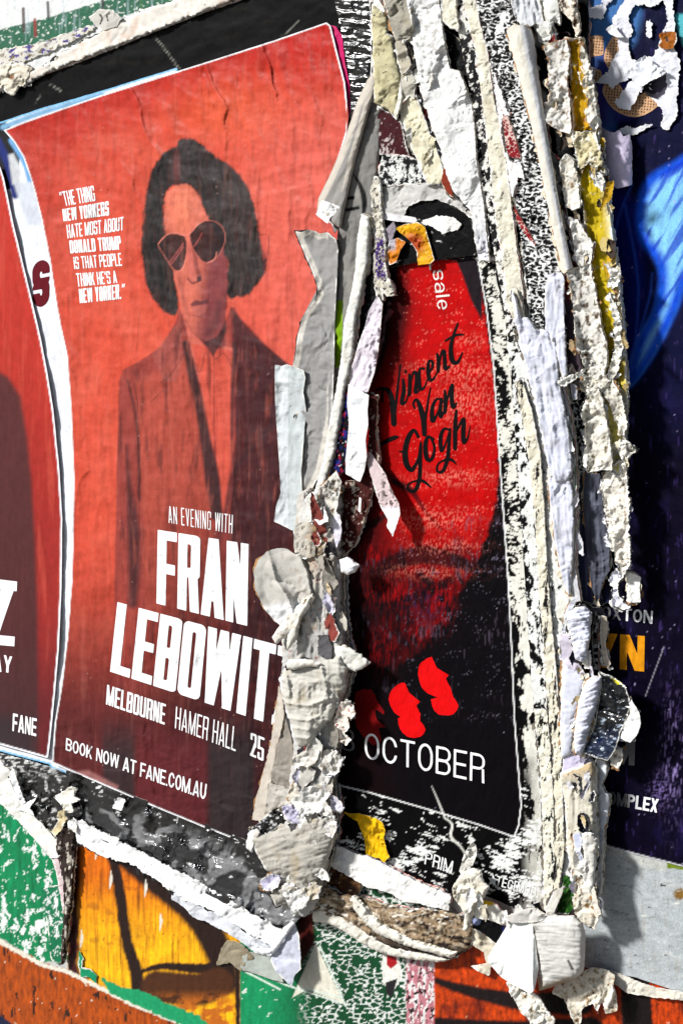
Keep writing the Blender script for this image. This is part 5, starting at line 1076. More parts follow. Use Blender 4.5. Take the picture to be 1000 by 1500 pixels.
gb = sheet('metal_board', 'smooth pale grey board below the dark navy poster', 'board',
    "840,1180 1250,1260 1250,1560 1060,1462 1000,1456 930,1432 880,1424 852,1416", g=2, h=3.2, th=3, jag=(.3, 30), wr=(.4, 60, 30, 10), col=board, mat='painted_board')
sheet('torn_paper_hem', 'thin white torn edge along the bottom of the pale grey board', 'torn hem', "880,1420 900,1424 930,1438 960,1448 1010,1456 1060,1468 1060,1476 1000,1466 960,1462 920,1456 896,1440", g=1.4, h=7, th=2, jag=(1.6, 9), cr=(1.6, 12), col=(220, 214, 200))

# ------------------------------------------------------------------ the built-up column right of the exhibition poster
def base_col(x, y, d):
    L = abr(-.02, 12, 18, 4, (12, 12, 13), (232, 232, 228), 40, ramp=lambda x, y: .35 * sm(40, 0, x - (702 + (y - 380) * .075)) - .28 * sm(20, 70, x - (702 + (y - 380) * .075)))(x, y, d)
    N = net(10, 8, 70, .05, 41)(x, y, d); t = sm(94, 97, x - (700 + (y - 380) * .075) + 2 * fbm(x / 8, y / 20, 42))[:, None]
    C = L * (1 - t) + N * t
    m = sm(.12, .5, fbm(x / 24, y / 40, 43, 4))[:, None] * .45 * (1 - t)
    C = np.where(C > .4, C * (1 - m) + lin((216, 208, 176)) * m, C)
    up = sm(400, 370, y)[:, None]; return C * (1 - up) + lin((12, 12, 13)) * up  # upper bed blackened so the gaps between strips read as deep shade
sheet('scraped_paper_bed', 'scraped black and white paper bed running full height right of the exhibition poster', 'scraped paper',
    "545,-40 860,-40 862,200 868,500 874,900 876,1240 850,1330 806,1344 780,1326 796,1320 792,1180 782,1050 772,900 762,750 752,600 740,470 722,384 700,376 560,386 548,300",
    g=1.5, h=11, th=6, jag=(1.2, 12), cr=(.8, 12), col=base_col, mat='worn_print')
sheet('torn_paper', 'torn grey white paper above the black scrap at the top of the exhibition poster', 'torn paper',
    "553,268 580,266 612,270 650,262 668,280 690,300 694,330 690,320 670,304 640,292 615,294 598,302 590,318 560,312 556,300", g=1.5, h=19, th=1.5, jag=(2, 9), cr=(2, 16), col=pale((196, 194, 190), 51, .5), torn=2)
sheet('black_scrap_or_shade', 'black scraped patch with white scratches at the head of the exhibition poster', 'poster scrap',
    "560,312 596,302 616,292 644,294 670,306 694,322 697,374 660,377 600,386 570,391 562,370 556,340", g=1.5, h=15, th=1.5, jag=(.8, 10), cr=(1, 16), mat='worn_print',
    col=abr(.36, 30, 5, 6, (232, 230, 226), (11, 11, 12), 52))
sheet('torn_paper_scrap', 'narrow white bar of paper above the yellow scrap', 'paper scrap', "560,311 575,313 608,318 611,323 606,326 580,324 560,320", g=1.2, h=20, th=1, jag=(.8, 8), cr=(.6, 10), col=(226, 224, 226))
sheet('torn_paper_scrap', 'bright white crescent scrap in the black patch above the exhibition poster', 'paper scrap', "620,322 640,315 664,318 676,328 670,336 648,342 634,332 618,328", g=1.2, h=18, th=1, jag=(2, 8), cr=(1, 12), col=(236, 234, 228))
def orange(x, y, d):
    p = Pt(x, y, (226, 168, 6)); p.mix(sm(26, 6, np.hypot(x - 606, y - 356)), (170, 60, 8)); p.mix(sm(.1, .4, fbm(x / 7, y / 7, 520, 4)) * .6, (150, 70, 10)); return p.c
sheet('yellow_scrap', 'glossy yellow and orange curl of poster at the top of the red and black print', 'poster scrap',
    "578,334 592,328 612,325 622,332 628,352 636,380 630,386 612,388 610,368 600,352 588,342", g=1.2, h=21, th=.9, jag=(.8, 8), cr=(2.4, 14), col=orange, mat='printed_paper', torn=.8)
sheet('yellow_scrap', 'smaller torn orange tab left of the yellow curl', 'poster scrap', "570,352 582,348 594,354 586,366 580,384 570,388 566,372", g=1.2, h=22, th=.9, jag=(.8, 8), cr=(2, 12), col=lambda x, y, d: Pt(x, y, (206, 120, 14)).mix(sm(370, 362, y) * sm(582, 576, x), (180, 176, 184)).c, mat='printed_paper', torn=.8)
sheet('torn_paper_scrap', 'dull lilac grey triangle left of the orange tab', 'paper scrap', "562,338 576,324 580,334 574,350 566,356", g=1.2, h=23, th=1, jag=(.6, 8), cr=(1.4, 10), col=(150, 140, 150))
def strip(label, poly, h, col, th=3, cr=(2, 14), g=1.5, name='torn_paper_strip', cat='paper strip', **k):
    k.setdefault('jag', (1.4, 10)); k.setdefault('torn', 1.4); k.setdefault('group', STRIPS); k.setdefault('layers', 2 if cat not in ('poster scrap', 'scraped paper', 'black paper strip') else 0); th = min(th, 6)
    return sheet(name, label, cat, poly, g=g, h=h, th=th, cr=cr, col=col, **k)
OL = lambda x, y, d: Pt(x, y, (190, 182, 146)).mix(sm(.0, .4, fbm(x / 9, y / 26, 530, 5)) * .6, (140, 130, 96)).mix(sm(.38, .44, fbm(x / 4, y / 6, 531, 4)), (40, 36, 26)).c
strip('olive tan paper with a pointed lower end at the top, right of the black strip', "544,4 556,12 566,22 567,48 576,54 578,80 586,110 587,140 584,160 578,172 568,160 556,154 548,150 546,90", 26, OL, cr=(3, 26), dome=(5, 12), wr=(2, 40, 16, 0))
strip('white triangular tip at the top edge above the olive tan paper', "549,-10 560,8 566,20 556,14 546,6", 30, (238, 236, 228), cr=(1, 10))
strip('grey brown folded paper at the top edge beside the olive tan paper', "556,-20 590,-20 600,10 604,40 600,56 590,60 580,58 574,44 568,24", 30, cream((160, 152, 130), .06, 54, .6), cr=(4, 16))
strip('small grey folded leaf with dark crease below the top edge', "578,60 590,58 596,76 602,94 594,106 588,108 582,90", 33, (176, 168, 150), cr=(3, 14))
strip('white sliver with a sharp edge beside the olive tan point', "586,118 588,140 584,160 580,174 577,165 583,142", 31, (232, 228, 214), cr=(1, 10))
strip('dark maroon scraped patch above the speckled black patch', "548,152 560,158 572,166 586,172 592,200 600,232 580,228 556,226 550,190", 17, abr(.2, 4, 10, 0, (190, 176, 176), (60, 12, 18), 55), cr=(1, 10), name='scraped_patch', cat='scraped paper')
strip('black and white speckled patch above the torn grey white paper', "560,226 590,226 618,236 626,262 622,268 590,270 558,274 554,250", 20, abr(.08, 6, 9, 0, (226, 226, 222), (12, 12, 13), 56), cr=(1, 8), name='scraped_patch', cat='scraped paper', g=1.2)
strip('cream strip slanting down to a square end above the torn grey white paper', "588,150 600,128 610,140 620,170 632,200 644,232 652,262 646,268 626,270 618,250 604,220 594,190 586,170", 24, cream((230, 220, 176), .05, 57, .3), cr=(2.2, 18))
strip('grey scrap above the slanting cream strip', "584,110 598,98 608,120 606,144 600,140 590,150 586,135", 29, (186, 182, 168), cr=(3, 12))
strip('wide white crumpled sheet of paper at upper middle, full of creases', "592,-20 640,-20 646,30 650,60 658,100 672,104 690,150 694,180 698,240 708,300 714,360 716,382 700,380 696,350 690,310 664,280 654,256 646,220 634,190 622,150 612,110 606,70 598,20", 29,
      lambda x, y, d: Pt(x, y, (226, 226, 224)).mix(sm(110, 60, y) * sm(.0, .3, fbm(x / 10, y / 10, 560, 5)) * .6, (150, 146, 136)).mix(sm(.44, .48, fbm(x / 5, y / 5, 561, 4)), (80, 76, 70)).mix(sm(300, 370, y) * .5, (206, 206, 222)).c, cr=(4.5, 26), g=1.3, th=4)
strip('red flecked dark edge left of the white crumpled sheet', "610,126 616,140 630,190 642,226 652,252 662,290 658,288 646,256 634,222 622,186 612,150", 22, lambda x, y, d: Pt(x, y, (16, 14, 15)).mix(sm(.15, .22, fbm(x / 5, y / 16, 563, 3)), (170, 40, 20)).c, cr=(1, 8), name='dark_edge', torn=0)
strip('rust red sliver at the foot of the slanting cream strip', "650,246 656,256 664,290 654,280 646,264", 27, (130, 44, 22), torn=0, cr=(.5, 8))
strip('black sheet painted as the dark gap right of the white crumpled sheet', "646,40 664,50 680,70 690,110 700,170 706,220 704,300 700,250 692,190 682,150 668,120 654,104", 16, abr(.42, 10, 20, 0, (150, 150, 150), (8, 8, 9), 58), name='black_scrap_or_shade', cat='poster scrap', torn=0)  # shade of the gap, put in as a black sheet
strip('short cream strip at the top edge left of the speckled strip', "646,-20 666,-20 668,20 672,44 660,40 648,30", 30, cream((228, 220, 186), .04, 59, .3))
strip('long narrow speckled black and white strip from the top edge', "658,-20 676,-20 690,10 704,60 712,130 724,230 736,330 744,420 756,500 744,500 736,440 720,350 706,280 700,220 692,150 676,70", 24,
      abr(.0, 8, 10, 30, (12, 12, 13), (230, 228, 220), 60), cr=(1.2, 8), g=1.3, name='scraped_strip', cat='scraped paper', torn=0)
strip('long cream strip with fine wrinkles running from the top edge', "674,-20 692,-20 702,30 714,80 722,140 736,200 746,280 756,360 766,430 762,470 752,470 742,440 736,380 726,320 716,230 706,150 696,70 682,20", 28,
      cream((228, 220, 188), .06, 61, .35), cr=(1.6, 9), g=1.3)
strip('wide black strip covered by a net of white crinkles', "690,-20 752,-20 760,40 764,110 780,190 796,250 806,330 820,400 826,470 828,540 820,560 806,530 790,480 776,470 768,400 760,330 748,260 736,190 724,130 712,70 700,20", 27,
      net(11, 5.5, 8, .05, 62), cr=(2.2, 10), g=1.2, name='crinkled_strip', wr=(1.2, 12, 3.5, 8))
strip('dark red print showing in the cream strip, upper sliver', "733,160 742,166 750,190 758,214 762,232 752,230 744,228", 30.5, net(7, 5, 30, .045, 63, (220, 190, 180), (130, 12, 24)), cr=(.6, 8), name='red_sliver', cat='poster scrap', torn=0, g=1.2)
strip('dark red print showing in the cream strip, lower sliver', "751,298 760,316 770,332 784,358 774,350 764,336 756,320", 30.5, net(7, 5, 30, .045, 64, (220, 190, 180), (140, 14, 26)), cr=(.6, 8), name='red_sliver', cat='poster scrap', torn=0, g=1.2)
strip('white frayed rim between the cream strip and the net of crinkles', "724,108 732,130 742,160 748,170 736,166 732,200 746,236 762,240 768,262 758,258 750,290 742,240 730,180", 31, (236, 234, 232), cr=(1, 8), jag=(3, 8))
# the rolled tube
def tube_h(a, b, r):
    (ax, ay), (bx, by) = a, b; L = math.hypot(bx - ax, by - ay); nx, ny = -(by - ay) / L, (bx - ax) / L
    def f(x, y, d):
        t = ((x - ax) * (bx - ax) + (y - ay) * (by - ay)) / L ** 2; u = ((x - ax) * nx + (y - ay) * ny) / (r * (1 - .42 * np.clip(t, 0, 1)))
        return r * 1.1 * np.sqrt(np.clip(1 - u * u, 0, 1))
    return f
strip('long rolled white paper tube leaning down from the top of the column', "742,44 750,36 764,36 776,42 781,56 786,100 792,140 800,190 810,250 820,310 832,370 838,392 828,396 822,390 808,330 796,270 784,210 770,150 754,90", 34,
      lambda x, y, d: Pt(x, y, (212, 208, 196)).mix(sm(.1, .5, fbm(x / 8, y / 50, 570, 4)) * .5, (170, 164, 148)).mix(sm(-1, 1, x - (766 + (y - 60) * .19)) * .6, (196, 200, 212)).c, cr=(.8, 16), th=1.4, hx=tube_h((760, 40), (830, 392), 19), name='rolled_paper_tube', cat='paper roll', torn=1, jag=(.9, 14), wr=(1, 5, 120, -10))  # right half tinted cooler: the tube's shaded side is in the colour
strip('grey white folded sheets meeting at the top edge above the rolled tube', "744,-20 764,-20 784,-20 792,10 796,36 782,34 776,38 762,36 752,20", 40, pale((204, 206, 210), 66, .5), cr=(2, 14), wr=(3, 6, 50, -8))
strip('white paper pair with black gap at the top edge right of the folded sheets', "786,-20 812,-20 818,10 820,34 808,30 806,56 796,60 786,44 784,34 800,30", 38, pale((222, 222, 216), 67, .3), cr=(3, 12))
strip('brown black crust hanging at the top edge left of the navy poster', "812,-20 838,-20 846,20 850,44 844,52 838,30 826,20 816,4", 40, bark((186, 164, 130), (70, 44, 26), 8, 1.4), cr=(4, 9), torn=0)
strip('black sheet painted as the shade in the cavity beside the rolled tube', "782,56 800,50 830,46 836,60 812,80 812,150 800,180 806,220 824,240 826,300 834,350 842,390 832,390 820,330 806,250 792,160", 18, (9, 9, 11), cr=(1, 20), name='dark_recess_shade', torn=0, cat='black paper strip')  # darkness of the cavity comes from this black sheet
strip('grey folded scrap between the rolled tube and the top bark', "782,40 796,36 808,32 814,48 812,62 800,66 790,60", 36, pale((190, 190, 182), 68, .7), cr=(4, 10))
B1 = lambda s: dict(cr=(4.5, 18), lift=(5, 4), th=3, name='bark_like_paper', cat='crusted paper', torn=1.8, jag=(2.4, 10))
strip('thick crusted brown paper slab left of the yellow trough, topmost', "796,68 812,62 830,56 833,80 830,120 834,150 836,188 834,196 818,190 804,182 792,168 789,152 804,148 806,132 800,124 804,110 804,90", 44, bark((208, 200, 184), (110, 86, 60), 9), **B1(0))
strip('crusted cream paper lump under the topmost brown slab', "820,236 828,226 838,232 846,262 848,290 850,304 838,306 828,300 824,276", 42, bark((220, 210, 184), (130, 108, 74), 10), **B1(0))
strip('pale crusted flap with a dark notch below the cream lump', "832,318 846,322 856,340 868,356 866,380 860,392 848,390 842,372 838,346", 43, bark((226, 222, 210), (120, 104, 84), 11, .8), **B1(0))
strip('long grey brown crusted slab in the middle of the yellow trough', "830,396 848,390 864,386 870,420 876,450 880,480 888,500 888,530 884,552 870,556 858,540 850,520 844,512 842,480 838,440 836,420", 44, bark((196, 188, 172), (88, 70, 52), 12, 1.2), **B1(0))
strip('brown grey paper slab with a square lower end over the navy gap', "862,572 876,570 884,596 890,630 896,672 896,690 880,688 860,692 858,660 856,630 852,604", 46, bark((204, 194, 168), (96, 82, 58), 13, .9), **B1(0))
YC = lambda x, y, d: Pt(x, y, (196, 150, 10)).mix(sm(.0, .4, fbm(x / 8, y / 40, 580, 4)) * .5, (160, 96, 10)).mix(sm(220, 260, y) * .8, (190, 170, 20)).mix(sm(540, 600, y) * .9, (226, 210, 120)).mix(sm(.34, .4, fbm(x / 6, y / 9, 581, 4)), (220, 210, 170)).mix(sm(12, 26, x - (834 + (y - 60) * .13)) * .65, (206, 200, 176)).c
strip('long yellow stained trough of paper beside the navy poster', "830,58 850,54 858,90 868,130 876,180 878,230 886,250 892,310 900,370 908,430 914,500 916,540 918,580 914,660 906,700 896,680 890,620 880,560 876,500 868,430 860,350 850,280 840,200 836,130", 34, YC,
      cr=(3, 18), th=6, wr=(2, 6, 60, -7), lift=(8, 6), name='yellow_paper_trough', torn=2.4)
E1 = dict(cr=(4.5, 11), th=2, jag=(4, 8), torn=2.4, lift=(4, 4))
for lb, pl, base in (('tan crumpled rim right of the yellow trough near its top', "850,58 858,80 866,110 872,150 876,186 868,190 858,176 864,140 858,110 850,84", (208, 196, 168)),
                     ('yellow brown crumpled knot right of the topmost slab', "838,190 852,194 868,190 878,214 882,238 874,246 862,240 848,246 842,224", (170, 146, 60)),
                     ('white torn tab at the edge of the navy poster by the yellow trough', "864,250 880,252 886,270 888,280 876,276 866,262", (232, 230, 222)),
                     ('white torn bump sticking right from the yellow trough', "886,386 896,392 908,398 908,412 898,424 890,420 892,402", (226, 220, 206)),
                     ('cream torn strip along the lower yellow trough', "892,430 904,450 910,480 912,510 906,540 896,556 888,560 892,540 900,510 898,470", (226, 218, 198)),
                     ('ragged tan paper tooth sticking right over the navy poster', "912,640 922,648 931,660 920,670 912,676 906,664", (210, 200, 176)),
                     ('brown white crumple above the square ended slab', "850,548 866,550 884,548 896,550 904,570 912,590 918,620 912,640 902,620 894,596 880,572 862,572", (198, 186, 158)),
                     ('torn green edged white curl left of the square ended slab', "818,560 832,552 846,546 856,540 850,552 838,558 826,566", (206, 206, 190))):
    strip(lb, pl, 43, bark(base, tuple(int(q * .55) for q in base), 20 + len(lb), .8), **E1)
strip('tan white crumpled strip descending over the navy poster', "882,700 892,688 904,676 914,672 918,700 921,740 921,790 922,832 916,836 910,850 906,830 898,810 892,800 890,770 884,740 880,720", 38,
      lambda x, y, d: Pt(x, y, (232, 226, 214)).mix(sm(.1, .4, fbm(x / 6, y / 18, 590, 5)) * sm(-4, 4, x - 905) * .8, (150, 128, 100)).mix((fbm(x / 4, y / 5, 591, 4) > .42) * 1., (70, 54, 40)).c, **E1)
strip('white torn square tag above the letters XTON', "918,838 928,840 938,846 936,862 938,882 924,883 917,881", 30, (240, 238, 232), cr=(2, 12), th=1)
strip('white shredded fan above the letters XTON', "896,838 908,832 914,842 906,852 904,868 912,880 922,890 914,894 904,890 896,884 898,862 892,850", 26, (226, 226, 236), **E1)
# navy recess and what hangs in it
strip('old posters painted dark navy as the shadow in the recess right of the pale column', "826,520 848,540 862,690 880,700 890,800 902,850 896,880 860,894 846,880 838,800 836,700 830,600", 10,
      lambda x, y, d: Pt(x, y, (10, 12, 30)).mix(sm(.1, .4, fbm(x / 8, y / 60, 600)) * .6, (30, 40, 84)).c, cr=(1, 20), name='dark_recess_shade', cat='black paper strip', torn=0, th=3)  # shadow of the recess is in this navy colour
strip('slate grey vertical paper hanging in the navy recess', "856,694 878,694 886,730 892,790 892,836 884,850 874,884 866,860 858,800 854,740", 19,
      lambda x, y, d: Pt(x, y, (74, 76, 88)).mix(sm(.0, .5, fbm(x / 10, y / 70, 603)) * .7, (110, 114, 130)).c, cr=(2.4, 30), th=1, torn=0, wr=(3, 8, 90, -2))
strip('second slate strip hanging against the pale column', "838,700 852,694 858,760 862,830 868,880 856,886 846,870 842,800", 15, lambda x, y, d: Pt(x, y, (34, 38, 66)).mix(sm(.2, .5, vn(x / 5, y / 80, 604)) * .7, (80, 84, 104)).c, cr=(2, 24), th=1, torn=0)
strip('small pale scrap caught in the top of the navy recess', "834,556 844,556 846,584 838,586", 22, (170, 172, 190), cr=(2, 10))
strip('grey scrap folded at the top of the navy recess', "846,548 860,546 866,560 858,574 850,566", 30, (150, 148, 142), cr=(3, 9))
# pale lavender column strips
LV = lambda s: (lambda x, y, d: Pt(x, y, (206, 208, 222)).mix(sm(.0, .5, fbm(x / 9, y / 44, 610 + s, 4)) * .5, (232, 234, 240)).mix(sm(.05, .5, fbm(x / 14, y / 16, 611 + s, 5)) * .35, (140, 138, 136)).mix((fbm(x / 9, y / 9, 612 + s, 5, .7) > .5) * .7, (60, 56, 50)).c)
strip('cream edge curling beside the pale grey flap at mid column', "748,424 756,424 764,448 770,470 766,472 758,452 750,440", 33, (214, 206, 184), cr=(1, 10))
strip('long white grey paper strip swelling down from the middle of the column', "750,424 756,440 762,466 772,464 784,482 800,484 812,496 816,520 818,556 826,596 834,640 838,690 830,704 812,706 802,680 794,640 786,600 774,550 764,510 754,470", 36, LV(0), cr=(2.4, 34), dome=(4, 10), lift=(4, 5), th=2, wr=(3, 10, 60, -8))
strip('second pale lavender strip under the white grey strip', "802,700 832,698 838,720 840,770 838,822 834,872 828,866 818,826 812,790 806,740", 33, LV(5), cr=(2, 26), dome=(3, 8), lift=(4, 5), th=2, wr=(2.5, 8, 60, -3))
strip('narrow pale fold edge with a green line right of the lavender strips', "820,556 826,566 834,600 840,640 844,690 844,760 842,830 850,880 838,884 836,830 838,760 838,690 832,640", 30, lambda x, y, d: Pt(x, y, (196, 196, 200)).mix(sm(-.2, .5, strokef([(836, 610), (843, 680), (842, 740)], 1.2, x, y)), (70, 110, 50)).c, cr=(1.6, 12), th=8)
strip('upright pale blue flap in front of the net of crinkles', "802,404 812,398 822,399 826,410 826,470 828,510 830,548 824,556 818,530 812,504 800,486 797,460 798,430", 38, LV(8), cr=(2, 22), dome=(2, 6), lift=(4, 5), th=1.4, wr=(2, 8, 50, -3))
strip('dark wine red sheet edge right of the upright pale blue flap', "824,402 830,402 836,440 844,500 852,545 846,552 834,556 828,530 826,470", 30, lambda x, y, d: Pt(x, y, (70, 56, 64)).mix(sm(450, 420, y), (130, 20, 30)).c, cr=(1.5, 12), torn=0, th=2)
strip('cream ridge running down the outer side of the scraped bed', "754,560 764,556 778,600 790,660 796,740 800,820 806,900 812,960 818,1040 822,1120 826,1240 820,1300 812,1330 800,1330 806,1290 808,1180 804,1060 796,960 790,880 784,780 776,690 766,620", 17,
      abr(.17, 5, 26, 4, (20, 19, 19), (224, 217, 196), 73), cr=(1.6, 9), th=2, g=1.3)
strip('cream bead with black nicks near the words OCTOBER', "782,1040 800,1040 806,1100 810,1180 812,1280 806,1330 796,1336 796,1240 792,1140", 19, abr(.16, 5, 14, 0, (14, 14, 14), (228, 224, 206), 74), cr=(1.2, 9), g=1.3, th=3, torn=0)
# lower column pieces
strip('pale torn wing of paper at the head of the lower column', "838,874 846,880 832,900 826,930 836,966 826,980 820,960 822,930 826,900", 30, LV(11), cr=(2, 14), th=2)
strip('crumpled lavender scrap standing by the letters OXTON', "830,900 842,890 856,888 864,896 864,930 858,966 852,970 842,966 838,944 832,920", 42, LV(13), cr=(3, 14), wr=(3, 30, 4, -12), dome=(5, 10), th=1.2)
strip('folded lilac sheet corner behind the crumpled lavender scrap', "818,928 834,930 842,964 852,980 858,990 846,986 832,980 824,968", 36, (200, 192, 206), cr=(2, 16), th=1.4)
strip('smooth silvery paper face below the folded lilac corner', "824,966 840,972 852,984 856,1000 850,1020 842,1060 836,1104 822,1112 820,1060 822,1010", 34, LV(15), cr=(2, 30), th=2, dome=(4, 10))
strip('thin tan curl hanging over the orange letter Y', "880,902 888,904 890,920 886,944 890,964 894,972 890,980 884,972 880,952 878,930", 24, cream((214, 190, 160), .04, 76, .3), cr=(2, 9), th=1)
strip('black and grey scrap over the dim first letters by the orange Y', "848,878 868,890 880,890 886,902 880,904 872,896 866,930 868,970 862,990 850,980 862,950", 20, (16, 16, 22), cr=(2, 12), th=1, torn=0, mat='worn_print')
strip('rolled lavender white paper left of the shiny black scrap', "858,998 868,990 881,992 879,1010 872,1040 864,1064 858,1090 852,1106 842,1104 840,1090 842,1060 848,1024", 42, LV(17), cr=(2, 18), dome=(9, 12), wr=(2.4, 30, 5, -20), th=1.2)
def shiny(x, y, d):
    p = Pt(x, y, (12, 14, 20)); p.mix(sm(1060, 1090, y) * .5, (16, 40, 80)); p.mix(sm(.22, .36, fbm(x / 12, y / 4, 620, 4)) * sm(1030, 1045, y) * .8, (170, 185, 200)); p.mix(sm(1.6, .8, d), (225, 225, 220))
    p.poly("894,992 906,998 912,1002 904,1003", (200, 190, 20), .8); return p.c
strip('shiny crumpled black and blue scrap jutting over the grey letter M', "876,984 894,990 914,1004 922,1024 922,1040 918,1052 908,1074 900,1100 890,1115 872,1110 850,1102 858,1090 870,1064 876,1030 880,1000", 40, shiny, cr=(4, 18), wr=(3, 24, 6, 18), mat='glossy_paper', torn=0, name='shiny_black_scrap', cat='poster scrap', th=1, tilt=(.06, 0))
strip('white torn tip at the right end of the shiny black scrap', "923,1020 928,1032 936,1044 938,1060 932,1078 922,1088 908,1082 914,1062 922,1046", 44, (240, 240, 242), cr=(1.6, 12), th=1)
strip('tan crumpled scrap under the shiny black scrap', "900,1092 910,1096 912,1112 905,1127 896,1120 892,1110", 34, bark((214, 204, 184), (140, 110, 70), 30), cr=(4, 9), th=1)
strip('lilac paper bands stacked under the rolled lavender paper', "822,1096 838,1096 850,1106 858,1116 864,1110 866,1120 852,1124 836,1128 822,1134 824,1112", 32, (196, 190, 214), cr=(2, 14), th=2)
strip('grey cream vertical paper slab forming the lower column', "820,1134 836,1128 852,1122 866,1116 872,1130 872,1180 874,1240 872,1300 866,1310 850,1300 838,1280 830,1240 828,1180", 33,
      lambda x, y, d: Pt(x, y, (206, 200, 184)).mix(sm(1150, 1125, y) * .7, (170, 140, 84)).mix(sm(.1, .5, fbm(x / 8, y / 30, 630, 5)) * .6, (150, 140, 120)).mix((fbm(x / 4, y / 10, 631, 4) > .42) * .8, (60, 54, 46)).c, cr=(2.4, 22), wr=(2.4, 9, 60, 0), dome=(6, 12), th=14)
strip('pale blue slit scrap on the lower column', "838,1222 848,1220 852,1228 850,1248 856,1264 846,1268 842,1250", 44, (196, 200, 220), cr=(3, 9), th=1)
strip('knobbly cream flap covering the bottom of the lower column', "852,1222 864,1220 874,1230 872,1256 870,1290 866,1310 856,1300 852,1280 842,1274 856,1262", 45, cream((212, 208, 196), .0, 80, .3), cr=(3, 14), dome=(4, 9), th=1.4)
strip('brown stained ragged end hanging at the foot of the lower column', "838,1276 852,1272 862,1286 872,1290 874,1310 878,1330 876,1350 870,1362 860,1356 850,1350 842,1340 838,1322 842,1300", 40, bark((206, 190, 154), (120, 92, 54), 31), cr=(4, 12), jag=(2.6, 8), th=2)
strip('thin white splinter at the foot of the lower column', "864,1296 870,1300 876,1326 880,1340 874,1342 868,1326", 47, (226, 218, 206), cr=(1, 8), th=1)
strip('deep green grass print scrap left of the foot of the lower column', "826,1282 836,1284 842,1300 840,1330 832,1340 818,1338 812,1340 820,1316", 17, lambda x, y, d: Pt(x, y, (30, 78, 22)).mix(sm(.1, .3, fbm((x + y * .6) / 3, (y - x * .6) / 14, 640, 4)), (90, 130, 60)).mix(sm(.1, -.2, fbm(x / 6, y / 10, 641)) * .6, (12, 28, 10)).c, cr=(1, 10), torn=.6, th=1, mat='worn_print')
strip('folded cream corner overlapping the deep green scrap', "812,1306 826,1298 822,1312 814,1330 806,1346 798,1344 800,1330", 26, cream((220, 214, 198), .0, 82, .2), cr=(1.6, 12), th=1)
strip('tall white edge strip against the side of the grey board', "874,1112 886,1116 888,1132 880,1150 884,1160 892,1166 890,1190 884,1220 882,1260 880,1300 876,1320 872,1300 876,1240 874,1170", 24, pale((214, 218, 226), 83, .2), cr=(2, 16), th=7)
# torn white patches on the navy poster
def wpatch(lb, pl, c=(226, 226, 234), holes=(), h=9, **k):
    k.setdefault('jag', (5, 12)); k.setdefault('cr', (1.2, 12))
    return sheet('torn_white_patch', lb, 'torn patch', pl, g=1.3, h=h, th=.9, col=pale(c, len(lb), .15), torn=1, group='torn white patches on the navy poster', holes=holes, **k)
wpatch('large ragged white patch with a dark hole at the top of the navy poster', "896,30 906,10 922,-10 1000,-30 984,0 988,40 982,60 996,90 992,130 990,170 978,192 966,184 972,160 956,148 950,130 930,110 916,116 896,128 884,122 872,120 890,104 896,90 906,70 902,50",
       holes=["920,24 930,6 956,10 972,0 978,30 966,60 956,80 936,90 924,84 918,60 926,44"])
wpatch('narrow white drip inside the dark hole', "946,30 952,28 956,34 952,56 946,50")
wpatch('white fringe hanging from the top edge of the navy poster', "848,10 858,8 868,12 880,6 890,-10 900,-10 886,14 880,28 866,24 852,32")
wpatch('small white crumbs under the perforated plaster curve', "906,190 918,184 930,188 944,182 956,182 946,188 932,196 922,198 910,196", jag=(3, 6))
wpatch('white patch around the blue dot between the plasters', "908,140 920,120 936,114 944,116 940,130 932,142 930,150 920,160 906,156 896,150 900,146", h=12)
wpatch('white rectangle left of the perforated plasters', "860,96 872,98 870,112 862,112", jag=(1, 8))
sheet('curled_paper_flap', 'white curled flap shading a hollow at the right of the perforated plasters', 'paper flap', "930,90 944,80 956,92 970,100 976,106 966,112 952,118 940,126 928,122 920,104", g=1.3, h=17, th=.8, jag=(1.4, 9), cr=(3, 16), col=(232, 234, 240), lift=(4, 8), torn=1)
sheet('black_scrap_or_shade', 'dark sheet painted as the shade of a round hollow beside the perforated plasters', 'poster scrap', "944,116 960,106 974,106 978,120 972,136 962,144 948,140 942,130", g=1.4, h=9.6, th=.5, jag=(1, 9), cr=(1, 10), col=lambda x, y, d: Pt(x, y, (70, 66, 80)).mix(sm(970, 950, x), (14, 12, 18)).c)  # shaded inside of the hollow painted dark, deepest at the left
sheet('curled_paper_flap', 'white pointed curl at the upper left of the torn white patch', 'paper flap', "886,42 898,34 906,46 914,54 904,54 894,50", g=1.2, h=16, th=.8, jag=(.8, 9), cr=(2, 10), col=(236, 236, 238))
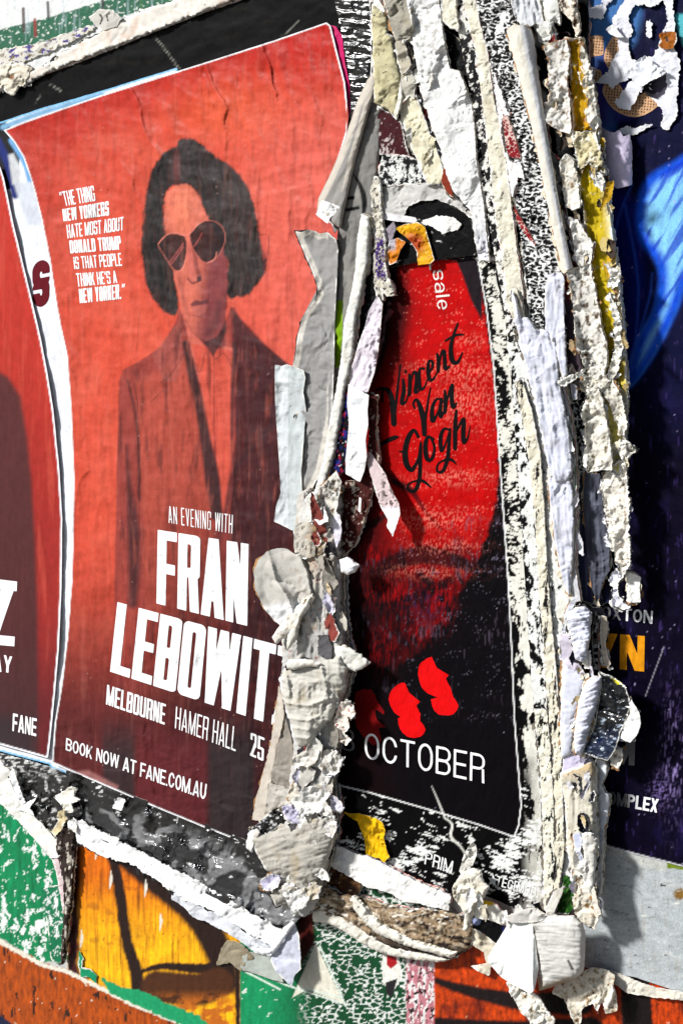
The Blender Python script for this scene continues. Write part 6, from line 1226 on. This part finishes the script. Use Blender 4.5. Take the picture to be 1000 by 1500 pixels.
sheet('orange_scrap', 'rusty orange torn chip with a small hole on the navy poster', 'poster scrap', "963,50 972,46 990,46 991,58 986,70 972,72 962,66 968,60", g=1.2, h=13, th=.8, jag=(1.6, 7), cr=(1.4, 9), col=(150, 84, 20), var=.3, torn=.8, holes=["974,54 978,54 979,60 975,60"])
sheet('rolled_paper_tube', 'short lavender white paper roll under the torn patches of the navy poster', 'paper roll', "876,182 886,190 898,194 906,190 912,200 922,196 925,214 925,270 918,272 904,276 894,270 884,262 878,240 878,210", g=1.3, h=8, th=1, jag=(1.2, 8), cr=(1, 16), col=pale((218, 206, 232), 90, .1),
    hx=lambda x, y, d: 16 * np.sqrt(np.clip(1 - ((x - 904) / 26) ** 2, 0, 1)))

tr = [q for q in bpy.data.objects if q.name.startswith('yellow_paper_trough')][0]
shards(tr, [(858, 70), (872, 200), (886, 300), (896, 400), (904, 500), (910, 600), (908, 680)], 34, 20, 44, ((222, 214, 190), (200, 188, 158), (236, 232, 222), (160, 140, 100), (190, 170, 110), (60, 48, 40), (190, 150, 30), (110, 90, 64)), 9, size=(5, 12))
lc_ = [q for q in bpy.data.objects if q.get('label', '').startswith('grey cream vertical paper slab')][0]
shards(lc_, [(850, 900), (852, 1000), (850, 1100), (852, 1200), (858, 1310)], 30, 34, 40, ((222, 220, 226), (204, 202, 214), (226, 222, 210), (190, 184, 170), (180, 160, 120), (36, 36, 48), (120, 116, 130)), 11, size=(5, 13))
bed = bpy.data.objects['scraped_paper_bed']
shards(bed, [(600, 60), (610, 160), (640, 240)], 12, 50, 30, ((222, 220, 212), (196, 188, 160), (170, 160, 136)), 13, size=(6, 13))
shards(bed, [(800, 20), (812, 120), (838, 260), (846, 420), (850, 560)], 26, 22, 42, ((226, 222, 210), (190, 176, 150), (150, 128, 96), (236, 234, 228), (50, 40, 34), (120, 30, 30), (90, 84, 80)), 15, size=(5, 12))
shards(bed, [(800, 480), (826, 640), (838, 800)], 12, 20, 36, ((222, 222, 232), (206, 206, 214)), 17, size=(5, 11))
bag = bpy.data.objects['paper_bag']
shards(bag, [(740, 1350), (700, 1330), (690, 1310)], 8, 26, 30, ((226, 222, 212), (204, 196, 176), (236, 234, 230)), 19, size=(5, 11))
